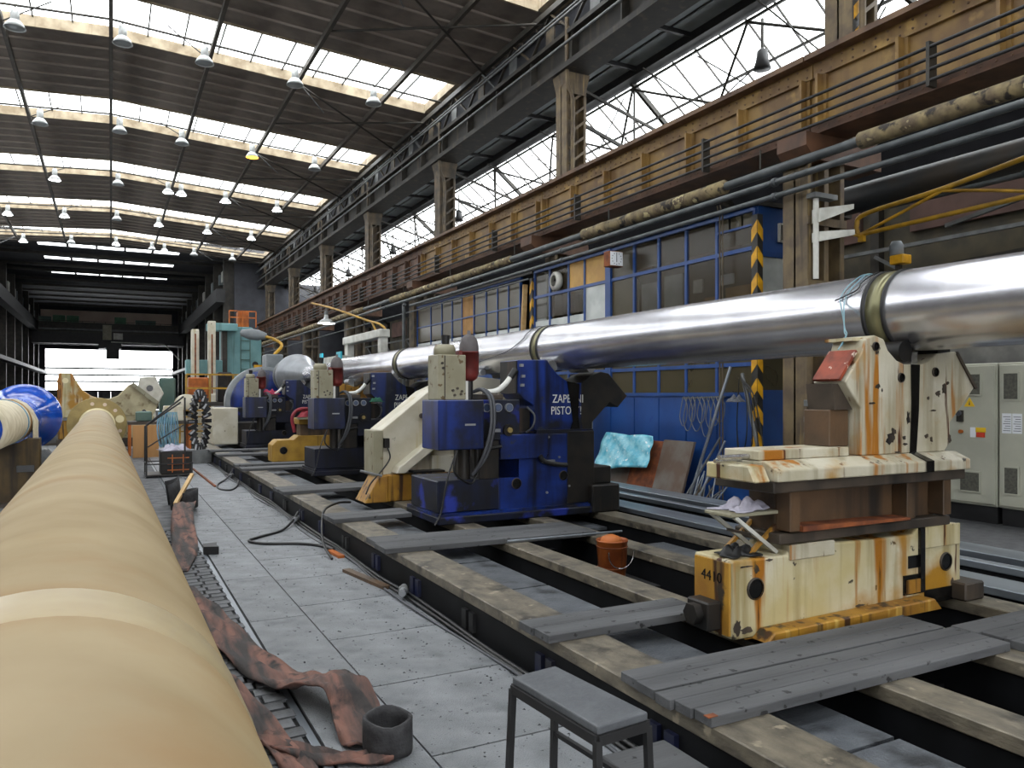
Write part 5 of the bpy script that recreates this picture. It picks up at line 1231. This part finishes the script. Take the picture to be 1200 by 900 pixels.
# ---- bucket
MB().box(3.412, 4.075, 5.15, 6.0, -.45, .06).build('pit_block', 'pit', bed)
bu = thing('bucket', (3.86, 5.55, .06), 'rusty brown bucket with an orange sponge on top beside the bed beam', 'bucket')
MB().lathe([(0, 0), (.115, 0), (.118, .01), (.135, .32), (.142, .33), (.136, .34), (.128, .32), (.110, .02), (0, .02)], (3.86, 5.55, .06), (0, 0, 1), 28).build('pail', 'bucket_rust', bu)
for z in (.10, .28): MB().lathe([(.117 + z * .05, z - .006), (.125 + z * .05, z), (.117 + z * .05, z + .006)], (3.86, 5.55, .06), (0, 0, 1), 28).build('hoop', 'rust', bu)
MB().tube(arc((3.86, 5.41, .30), .13, PI * .95, PI * 2.05, 12, 'xz'), .005, 6).build('handle', 'chrome', bu)
MB().lathe([(0, -.02), (.07, 0), (.10, .04), (.08, .09), (.03, .11), (0, .11)], (3.85, 5.55, .33), (0, 0, 1), 12).build('sponge', 'orange_paint', label='orange brown sponge lying in the rusty bucket', cat='sponge')

# ---- little trestle with rag on the cream rest
ts = thing('small_trestle', (3.3, 3.36, .735), 'small crossed-leg metal trestle standing on the cream rest', 'trestle')
MB().box(3.06, 3.56, 3.25, 3.47, .965, .985).build('tray', 'beige_cab', ts, bevel=.004)
for yy in (3.265, 3.455):
    MB().bar((3.10, yy, .965), (3.42, yy, .74), .022).build('leg', 'white_paint', ts)
    MB().bar((3.52, yy + .012, .965), (3.22, yy + .012, .74), .022).build('leg', 'ochre_rust', ts)
MB().bar((3.22, 3.27, .86), (3.22, 3.45, .86), .015).build('crossbar', 'dirty_brown', ts)
def crumple(name, c, sx, sy, sz, mat, label, cat, n=14, seed=1):
    rnd = random.Random(seed); rows = []
    ph = [rnd.uniform(0, 6) for _ in range(6)]
    for i in range(n + 1):
        row = []
        for j in range(n + 1):
            u, v = i / n * 2 - 1, j / n * 2 - 1; r = min(1, math.sqrt(u * u + v * v))
            e = 1 + .22 * math.sin(3 * math.atan2(v, u) + ph[0]) + .12 * math.sin(7 * math.atan2(v, u) + ph[1])
            h = max(0, 1 - r ** 3) * (.55 + .3 * math.sin(6 * u + ph[2] + 3 * v) + .25 * math.sin(9 * v + ph[3] - 4 * u))
            row.append((c[0] + u * sx * e, c[1] + v * sy * e, c[2] + .006 + max(0, h) * sz))
        rows.append(row)
    return MB().grid(rows).build(name, mat, label=label, cat=cat, solid=.006)
crumple('rag', (3.27, 3.36, .985), .15, .09, .07, 'cloth_white', 'crumpled pale rag on the small trestle', 'rag', seed=3)
crumple('black_cloth', (3.17, 3.33, .738), .10, .09, .06, 'rubber', 'crumpled black cloth beside the small trestle on the cream rest', 'cloth', seed=5)

# ---- stool
stl = thing('stool', (1.52, 2.42, 0), 'small black steel stool with a worn grey wooden seat', 'stool')
Sc = [(1.39, 2.67), (1.60, 2.70), (1.65, 2.16), (1.43, 2.14)]
def quad_prism(c, z0, z1, inset=0.0):
    cx = sum(p[0] for p in c) / 4; cy = sum(p[1] for p in c) / 4
    q = [(cx + (p[0] - cx) * (1 - inset), cy + (p[1] - cy) * (1 - inset)) for p in c]
    return MB().prism(q, z0, z1, 'z')
quad_prism(Sc, .522, .552, -.01).build('seat', 'stool_top', stl, bevel=.006, seg=2)
for a, b in zip(Sc, Sc[1:] + Sc[:1]): MB().bar((a[0], a[1], .505), (b[0], b[1], .505), .022, .034).build('seat_rail', 'black_steel', stl)
for (x, y), m_ in zip(Sc, ((-.02, .01), (.0, .02), (.015, -.01), (.0, -.01))):
    MB().bar((x, y, .505), (x + m_[0], y + m_[1], 0), .024).build('leg', 'black_steel', stl)
MB().bar((1.60, 2.70, .28), (1.65, 2.16, .28), .018).bar((1.60, 2.70, .28), (1.60, 2.70, .26), .018).build('stretcher', 'black_steel', stl)
MB().bar((1.39, 2.67, .12), (1.43, 2.14, .12), .018).build('stretcher', 'black_steel', stl)
lp = thing('step_plank', (1.93, 2.2, 0), 'low grey plank step on blocks between the stool and the bed', 'step')
MB().box(1.77, 2.09, 1.55, 2.62, .15, .185).build('tread', 'plank', lp, bevel=.005)
for yy in (1.65, 2.45): MB().box(1.82, 2.05, yy, yy + .1, .014, .15).build('block', 'plank', lp)

# ================================================================== SLINGS, CABLES AND LITTER ON THE FLOOR
def ribbon(name, path, w, mat, label, cat, n=6, twist=None, solid=.012, group=None):
    pts = smooth_path(path, n); rows = []
    for i, p in enumerate(pts):
        a = pts[max(i - 1, 0)]; b = pts[min(i + 1, len(pts) - 1)]; t = (b - a); t.z = 0
        if t.length < 1e-4: t = Vector((0, -1, 0))
        t.normalize(); sd = Vector((t.y, -t.x, 0)); row = []
        for j in range(7):
            u = j / 6 - .5
            row.append(p + sd * u * w + Vector((0, 0, .012 * math.sin(i * .9 + u * 9) + .010 * math.sin(i * .37 + u * 17) + .016)))
        rows.append(row)
    return MB().grid(rows).build(name, mat, label=label, cat=cat, solid=solid, group=group)
G = 'lifting slings on the floor'
ribbon('lifting_sling', [(.50, 7.0, .02), (.60, 6.3, .02), (.66, 5.7, .02), (.74, 5.05, .03), (.84, 4.5, .04), (.93, 4.22, .09), (1.02, 4.02, .16), (1.08, 3.90, .13), (1.09, 3.80, .06), (1.07, 3.62, .03), (1.08, 3.48, .03)], .24, 'strap_red', 'worn red and black lifting sling folded up beside the tan pipe', 'sling', group=G)
ribbon('lifting_sling', [(.47, 5.1, .03), (.56, 4.6, .03), (.64, 4.1, .02), (.70, 3.6, .02), (.74, 3.2, .02), (.76, 2.6, .02)], .13, 'strap_red', 'flat faded sling lying along the cobbles by the tan pipe', 'sling', group=G)
ribbon('lifting_sling', [(.62, 3.78, .03), (.80, 3.50, .02), (.98, 3.36, .02), (1.12, 3.30, .03)], .10, 'strap_red', 'short red sling end under the rolled black sling eye', 'sling', group=G)
# the rolled black eye of the near sling
rl_ = MB(); rws = []
for i in range(19):
    a = 2 * PI * i / 18; rws.append([(1.13 + .105 * math.cos(a), 3.42 + .12 * math.sin(a), .02 + .15 * j / 4 + .006 * math.sin(3 * a + j)) for j in range(5)])
rl_.grid(rws).build('sling_eye', 'strap_black', label='rolled black sling eye standing on the floor plates', cat='sling', solid=.016, group=G)
ribbon('lifting_sling', [(.50, 7.7, .02), (.64, 8.4, .03), (.72, 9.2, .03), (.76, 10.0, .05), (.82, 10.8, .12), (.90, 11.4, .16), (.96, 11.9, .08)], .26, 'strap_red', 'bunched pale red sling further along beside the tan pipe', 'sling', group=G)
rws = []
for i in range(15):
    a = 2 * PI * i / 14; rws.append([(.98 + .12 * math.cos(a), 11.9 + .16 * math.sin(a), .03 + .26 * j / 4 + .03 * math.cos(a)) for j in range(5)])
MB().grid(rws).build('sling_eye', 'strap_black', label='upright black sling loop behind the pale wooden stick', cat='sling', solid=.02, group=G)
rws = []
for i in range(9):
    a = -1.1 + 2.2 * i / 8; rws.append([(.62 + .30 * math.cos(a) - .05 * j / 4, 12.2 + .34 * math.sin(a), .02 + .46 * j / 4 * (1 - .25 * abs(math.sin(a)))) for j in range(5)])
MB().grid(rws).build('rubber_sheet', 'strap_black', label='curved black rubber sheet standing beside the tan pipe', cat='sheet', solid=.015)
MB().bar((.78, 11.5, .16), (1.08, 12.5, .46), .05, .04).build('wooden_stick', 'raw_wood', label='pale wooden stick propped on the black sling loop', cat='stick')
MB().prism([(.84, 8.45), (.98, 8.40), (.97, 8.52), (.99, 8.66), (.85, 8.64)], .02, .10, 'z').build('rubber_pad', 'rubber', label='small black rubber pad on the floor plates', cat='pad')
MB().bar((1.60, 18.3, .03), (1.64, 14.6, .03), .035, .03).build('flat_bar', 'rust', label='rusty flat bar lying on the plated floor', cat='bar')
MB().bar((1.93, 7.05, .03), (2.06, 6.25, .03), .07, .03).build('wood_offcut', 'mid_brown', label='brown wood offcut under the bed cables', cat='offcut')
MB().bar((2.02, 8.0, .03), (2.05, 7.65, .03), .06, .03).build('wood_offcut', 'orange_paint', label='short orange wood offcut near the cable loop', cat='offcut')
GC = 'cables along the foot of the machine bed'
for q, (x, z, r, lab) in enumerate(((2.135, .035, .016, 'black cable tight along the foot of the bed'), (2.10, .03, .013, 'second black cable along the foot of the bed'), (2.06, .028, .009, 'thin grey wire wandering along the foot of the bed'))):
    pts = [(x + (.012 if q < 2 else .035) * math.sin(i * 1.3 + q), 1.0 + i * .7, z + (.008 * math.sin(i * 2.1))) for i in range(30)]
    wire(pts, r, 'cable_black' if q < 2 else 'hose_grey', lab, group=GC)
wire([(2.12, 10.0, .16), (2.02, 9.85, .08), (1.80, 9.45, .03), (1.50, 9.15, .03), (1.36, 8.95, .03), (1.48, 8.72, .03), (1.80, 8.55, .03), (1.98, 8.35, .03), (2.06, 8.0, .04)], .017, 'cable_black', 'thick black hose looping out over the floor plates', group=GC)
wire([(1.94, 7.6, .03), (1.95, 8.0, .12), (2.05, 8.45, .28), (2.16, 8.75, .36), (2.4, 9.1, .37), (2.6, 9.3, .34)], .014, 'cable_black', 'black hose climbing from the floor over the bed edge', group=GC)
wire([(2.10, 16.0, .14), (1.95, 15.6, .05), (1.72, 14.9, .03), (1.66, 14.2, .03), (1.80, 13.9, .03), (1.98, 14.4, .03), (2.08, 14.9, .08)], .016, 'cable_black', 'black cable loop on the floor near the rusty flat bar', group=GC)
for (yy, lab) in ((5.9, 'grey pipe coupling lying on the bed cables nearest the boards'), (9.95, 'grey pipe coupling at the start of the thick hose loop'), (15.9, 'grey pipe coupling at the far cable loop')):
    c_ = thing('hose_coupling', (2.08, yy, .05), lab, 'coupling', 'hose couplings on the bed cables')
    MB().cyl((2.04, yy - .09, .085), (2.12, yy + .09, .085), .03, n=10).build('sleeve', 'silver', c_)
    MB().lathe([(.03, -.02), (.042, -.015), (.042, .015), (.03, .02)], (2.08, yy, .085), (.08, .18, 0), 10).build('collar', 'grey_steel', c_)
# wires over the steel pipe
def over_pipe(y, a0, a1, tail, r, mat, lab):
    pts = [(AX + (R + .012) * math.cos(a0 + (a1 - a0) * i / 8), y + .02 * math.sin(i), AZ + (R + .012) * math.sin(a0 + (a1 - a0) * i / 8)) for i in range(9)] + tail
    wire(pts, r, mat, lab, group='wires over the steel pipe')
over_pipe(3.60, 1.2, 2.9, [(4.35, 3.56, 2.20), (4.28, 3.5, 2.07), (4.12, 3.36, 2.02), (3.98, 3.30, 1.93)], .004, 'cable_teal', 'pale teal wire hanging from the steel pipe to the cream rest')
over_pipe(3.64, 1.0, 2.8, [(4.37, 3.60, 2.25), (4.31, 3.52, 2.09), (4.18, 3.40, 2.04), (4.06, 3.34, 1.96)], .004, 'cable_teal', 'second pale teal wire beside the first over the cream rest')
over_pipe(3.53, .9, 2.6, [(4.43, 3.7, 2.30)], .005, 'cable_black', 'thin black wire crossing the pipe beside its black band')
over_pipe(8.25, 1.3, 2.7, [(4.40, 8.6, 2.20), (4.36, 9.1, 2.12), (4.30, 9.6, 2.05)], .006, 'hose_grey', 'pale wire trailing along the pipe above the bright blue rest')

# ================================================================== CLUTTER BY THE OFFICE WALL
GS = 'sheets leaning on the office'
for q, (y0, y1, h, m, lab) in enumerate(((8.95, 9.65, .95, 'sheet_brown', 'grey brown steel sheet leaning on the office panel'), (9.45, 10.35, .92, 'rust', 'rusty sheet leaning behind the teal film'), (10.2, 11.1, .80, 'sheet_brown', 'dark sheet leaning under the teal film'))):
    MB().prism([(7.40 + .02 * q, .0), (7.44 + .02 * q, .0), (7.74, h), (7.70, h)], y0, y1).build('leaning_sheet', m, label=lab, cat='sheet', group=GS)
rows = []
for i in range(13):
    row = []
    for j in range(17):
        u, v = i / 12, j / 16
        yy = 9.82 + v * 1.3 - .12 * u * (1 - v); z = 1.00 - u * .62 * (.75 + .25 * v) + .012 * math.sin(9 * v + 4 * u)
        x = 7.66 - (1 - z) * .42 + .03 * math.sin(13 * v + 5 * u) * math.sin(7 * u + 3 * v)
        row.append((x - .05, yy, z))
    rows.append(row)
MB().grid(rows).build('plastic_film', 'film_teal', label='crumpled teal plastic film draped over the leaning sheets', cat='film', solid=.01)
pl_ = thing('cable_post', (7.5, 11.75, 0), 'weathered grey post with looped cables left of the teal film', 'post')
MB().box(7.40, 7.62, 11.55, 11.95, 0, 1.75).build('board', 'office_grey', pl_)
for q in range(3): MB().tube(smooth_path([(7.38, 11.6 + .1 * q, 1.6), (7.34, 11.55 + .1 * q, 1.2), (7.36, 11.7 + .1 * q, .7), (7.38, 11.6 + .06 * q, .2)], 5), .01, 6).build('cable_drop', 'cable_black', pl_)
# wire slings hung from a bar
hb = thing('sling_bar', (7.84, 8.9, 1.6), 'steel bar on the blue office panel hung with wire slings', 'rack')
MB().bar((7.82, 8.42, 1.63), (7.82, 9.36, 1.60), .02).build('bar', 'grey_steel', hb)
for q in range(3): MB().bar((7.82, 8.5 + q * .4, 1.61), (7.86, 8.5 + q * .4, 1.61), .02).build('stud', 'grey_steel', hb)
for q in range(9):
    yy = 8.50 + q * .1; L_ = random.uniform(.35, .7); w_ = random.uniform(.05, .12)
    pts = [(7.80, yy, 1.63), (7.795, yy - w_, 1.63 - L_ * .35), (7.79, yy - w_ * .7, 1.63 - L_ * .85), (7.79, yy + .02, 1.63 - L_), (7.79, yy + w_, 1.63 - L_ * .7), (7.795, yy + w_ * .6, 1.63 - L_ * .3), (7.80, yy + .02, 1.62)]
    MB().tube(smooth_path(pts, 5), .007, 5).build('wire_sling', 'grey_steel', label='thin grey wire sling looped over the bar on the blue panel', cat='sling', group='wire slings on the blue panel')
GR = 'rods leaning against the blue panel'
RM = ('rail_steel', 'grey_steel', 'column_far')
for q, (yb, yt, zt, rr_, lab) in enumerate(((8.75, 8.25, 2.05, .022, 'long bright steel rod leaning on the blue office panel'), (8.9, 8.45, 1.05, .016, 'short bright rod leaning below the long steel rod'), (8.6, 8.36, 1.0, .016, 'short grey rod leaning below the long steel rod'))):
    MB().cyl((7.38, yb, .01), (7.76, yt, zt), rr_, n=8).build('steel_rod', RM[q % 2], label=lab, cat='rod', group=GR)
MB().cyl((7.70, 7.40, .01), (7.78, 8.05, 1.95), .026, n=8).build('steel_rod', 'grey_steel', label='grey pipe leaning right of the chevron corner guard', cat='rod', group=GR)
rs = random.Random(11)
for q in range(16):
    yb = 8.35 + rs.random() * .75; h = .25 + rs.random() * .45
    MB().cyl((7.30 + rs.random() * .2, yb, .01), (7.60 + rs.random() * .15, yb + rs.uniform(-.25, .25), h), .011, n=6).build('scrap_rod', RM[q % 3], label='short scrap rod in the heap at the foot of the blue panel', cat='rod', group='scrap rods by the office')
for q in range(9):
    x, yb = 7.30 + rs.random() * .16, 7.85 + rs.random() * .35
    a = rs.uniform(0, 3); l = rs.uniform(.1, .2)
    MB().bar((x, yb, .03 + .03 * (q % 3)), (x + l * math.cos(a), yb + l * math.sin(a), .03 + .035 * (q % 3)), .05, .04).build('scrap_block', 'black_steel', label='dark scrap iron piece heaped near the chevron guard', cat='scrap', group='scrap iron by the office')
MB().box(7.25, 7.5, 7.0, 7.6, 0, .10).build('timber_block', 'raw_wood', label='pale timber block on the floor before the tan column', cat='block')
crumple('hung_bag', (7.62, 8.0, 1.55), .10, .12, .10, 'hose_grey', 'grey bundle hung by the chevron corner guard', 'bundle', seed=9)
for q in range(4):
    MB().tube(smooth_path([(7.66, 7.95, 1.9), (7.62, 7.80 - .05 * q, 1.6), (7.60, 7.78 - .1 * q, 1.1 - .1 * q), (7.62, 7.9, .8), (7.66, 8.02, 1.2), (7.66, 7.98, 1.88)], 6), .009, 5).build('cable_coil', 'cable_black', label='black cable loop hanging over the chevron corner guard', cat='cable', group='cable loops on the corner guard')

# ================================================================== MIDDLE DISTANCE, BETWEEN THE PIPE AND THE BED
ct = thing('tool_cart', (1.05, 17.0, 0), 'low wire-frame tool cart with tall bent handrails', 'cart')
for (x, y) in ((.62, 16.8), (1.45, 16.8), (.62, 17.6), (1.45, 17.6)): MB().bar((x, y, .02), (x, y, .30), .025).build('leg', 'black_steel', ct)
for z in (.05, .28):
    MB().bar((.60, 16.8, z), (1.47, 16.8, z), .022).build('frame_bar', 'black_steel', ct); MB().bar((.60, 17.6, z), (1.47, 17.6, z), .022).build('frame_bar', 'black_steel', ct)
    MB().bar((.62, 16.8, z), (.62, 17.6, z), .022).build('frame_bar', 'black_steel', ct); MB().bar((1.45, 16.8, z), (1.45, 17.6, z), .022).build('frame_bar', 'black_steel', ct)
MB().box(.62, 1.46, 16.82, 17.58, .05, .07).build('shelf', 'dirty_brown', ct)
for (a, b, c) in (((.62, 16.8, .28), (.62, 16.8, 1.06), (1.30, 16.9, 1.62)), ((.62, 17.6, .28), (.62, 17.6, 1.0), (1.30, 17.6, 1.5))):
    MB().tube([a, b, c], .018, 6).build('handrail', 'black_steel', ct)
MB().tube([(1.32, 16.85, .28), (1.32, 16.85, 1.60)], .018, 6).build('upright', 'black_steel', ct)
MB().tube([(.64, 16.85, .62), (1.30, 16.9, 1.05)], .014, 6).build('handrail', 'black_steel', ct)
tbx = thing('tool_chest', (1.2, 17.2, .07), 'dark steel chest with orange stripes on the tool cart', 'chest')
MB().box(.88, 1.46, 16.85, 17.5, .072, .52).build('chest_body', 'machine_dark', tbx, bevel=.01)
for z in (.14, .26, .38): MB().box(1.0, 1.4, 16.835, 16.85, z, z + .02).build('stripe', 'orange_paint', tbx)
for x in (1.08, 1.28): MB().box(x, x + .02, 16.83, 16.85, .10, .46).build('stripe', 'orange_paint', tbx)
crumple('white_rags', (1.15, 17.15, .525), .24, .24, .14, 'cloth_white', 'heap of pale rags on the striped steel chest', 'rags', seed=21)
hbnd = thing('hose_bundle', (1.05, 18.3, 0), 'bundle of pale blue hoses hung on a thin stand', 'hoses')
MB().bar((1.08, 18.35, 0), (1.08, 18.35, 1.35), .04).build('stand', 'dark_steel', hbnd)
for q in range(8):
    x = .92 + q * .045; MB().tube(smooth_path([(x, 18.25, 1.28), (x - .04, 18.2, .95), (x + .02 * (q % 3), 18.2, .62), (x + .05, 18.25, .55), (x + .06, 18.28, .9), (x + .03, 18.3, 1.28)], 4), .016, 6).build('hose', 'cable_teal' if q % 3 else 'cloth_blue', hbnd)
ec = thing('cable_chain', (1.92, 20.0, 0), 'large dark looped cable chain with bright links near the bed end', 'cable chain')
for i in range(34):
    a = 2 * PI * i / 34; c_ = Vector((1.90 + .18 * math.cos(a), 20.0 + .25 * math.cos(a), 1.02 + .68 * math.sin(a)))
    o_ = Vector((.4 * math.cos(a), .3 * math.cos(a), math.sin(a))).normalized() * .10
    MB().bar(c_ - o_, c_ + o_, .09, .12, (0, 1, 0)).build('chain_link', 'black_steel', ec)
    if i % 2: MB().bar(c_ - o_ * .7 + Vector((-.03, -.12, 0)), c_ + o_ * .7 + Vector((-.03, -.12, 0)), .04, .03, (0, 1, 0)).build('link_tab', 'silver', ec)
MB().box(1.62, 2.14, 19.8, 20.3, 0, .34).build('chain_tray', 'grey_steel', ec)
pw = MB().box(.5, 1.12, 22.4, 22.5, 0, .86).build('plywood_sheet', 'plywood', label='upright plywood sheet beside the tan pipe flange', cat='sheet')
wbn = thing('work_bench', (1.1, 23.6, 0), 'cluttered steel bench behind the plywood sheet', 'bench')
MB().box(.4, 2.0, 23.2, 24.2, .85, .93).build('top', 'dirty_brown', wbn)
for (x, y) in ((.45, 23.25), (1.95, 23.25), (.45, 24.1), (1.95, 24.1)): MB().bar((x, y, 0), (x, y, .85), .07).build('leg', 'orange_paint', wbn)
MB().box(.6, 1.0, 23.4, 23.9, .93, 1.2).build('vice', 'teal_green', wbn, bevel=.03)
MB().box(1.3, 1.8, 23.4, 23.9, .93, 1.35).build('box', 'cream', wbn, bevel=.02)
GCl = 'castings on the floor'
for q, (x, y, w, d, h, m, lab) in enumerate(((-.55, 18.2, .5, .6, .35, 'teal_green', 'grey green casting on the floor below the blue flange'), (-1.45, 19.6, .7, .5, .5, 'grey_steel', 'grey machine block behind the blue flange'), (2.3, 33.5, .8, .8, 1.3, 'orange_paint', 'orange machine block before the platform'), (.2, 33, .9, .7, 1.0, 'grey_steel', 'grey machine block beyond the tailstock'), (3.9, 34, .9, .9, 1.7, 'cream', 'cream machine block before the teal lathe'), (-1.9, 30, .9, 1.2, 1.1, 'grey_steel', 'low grey machine beyond the rust-stained cradle stand'))):
    t = thing('casting', (x, y, 0), lab, 'machine', GCl)
    MB().prism([(x - w / 2, 0), (x + w / 2, 0), (x + w / 2, h * .6), (x + w * .3, h), (x - w * .35, h), (x - w / 2, h * .7)], y - d / 2, y + d / 2).build('casting_body', m, t, bevel=.03)
    MB().box(x - w * .55, x + w * .55, y - d * .55, y + d * .55, 0, .08).build('casting_foot', 'dirty_brown', t)
    MB().cyl((x, y - d / 2, h * .5), (x, y - d / 2 - .03, h * .5), h * .15, n=12).build('casting_bore', 'machine_dark', t)
crumple('rag', (3.62, 20.45, 1.665), .20, .12, .14, 'rag_pink', 'pink rag on the valves of the blue rest nearest the headstock', 'rag', seed=33)
crumple('rag', (3.58, 15.92, 1.20), .20, .10, .14, 'crimson', 'crimson rag on the shelf of the low ochre rest', 'rag', seed=35)
crumple('rag', (4.05, 12.9, 1.53), .12, .10, .08, 'rag_green', 'dark green rag on the second blue rest', 'rag', seed=36)

# ---- swarf: chips on the floor plates and in the pits (nobody could count them)
def chips(name, n, area, z, size, mat, label, seed):
    r_ = random.Random(seed); m = MB()
    for _ in range(n):
        x = area[0] + (area[1] - area[0]) * (r_.random() ** area[4] if area[4] > 0 else 1 - r_.random() ** -area[4]); y = r_.uniform(area[2], area[3]); s = size * r_.uniform(.4, 1.3); a = r_.uniform(0, 6)
        p = [(x + s * math.cos(a + q * 2.1) * r_.uniform(.4, 1), y + s * math.sin(a + q * 2.1) * r_.uniform(.4, 1), z + .001) for q in range(3)]
        t = (x, y, z + s * .5)
        m.add(p + [t], [(0, 1, 3), (1, 2, 3), (2, 0, 3)])
    return m.build(name, mat, label=label, cat='swarf', kind='stuff')
chips('floor_swarf', 900, (.9, 2.1, 2.0, 13, -2.2), .017, .012, 'chips', 'dark metal chips scattered over the floor plates beside the bed', 3)
chips('pit_swarf', 1800, (3.45, 4.05, .5, 5.1, 1), -.45, .03, 'chips_blue', 'bluish swarf lying in the pit between the bed beams', 4)
chips('tray_swarf', 1500, (5.86, 6.22, 2, 14, 1), .02, .02, 'chips_blue', 'bluish swarf lying in the tray of the second rails', 5)
chips('deep_swarf', 1500, (4.32, 4.94, .5, 4.2, 1), -.45, .03, 'chips_blue', 'bluish swarf in the pit behind the cream rest', 6)
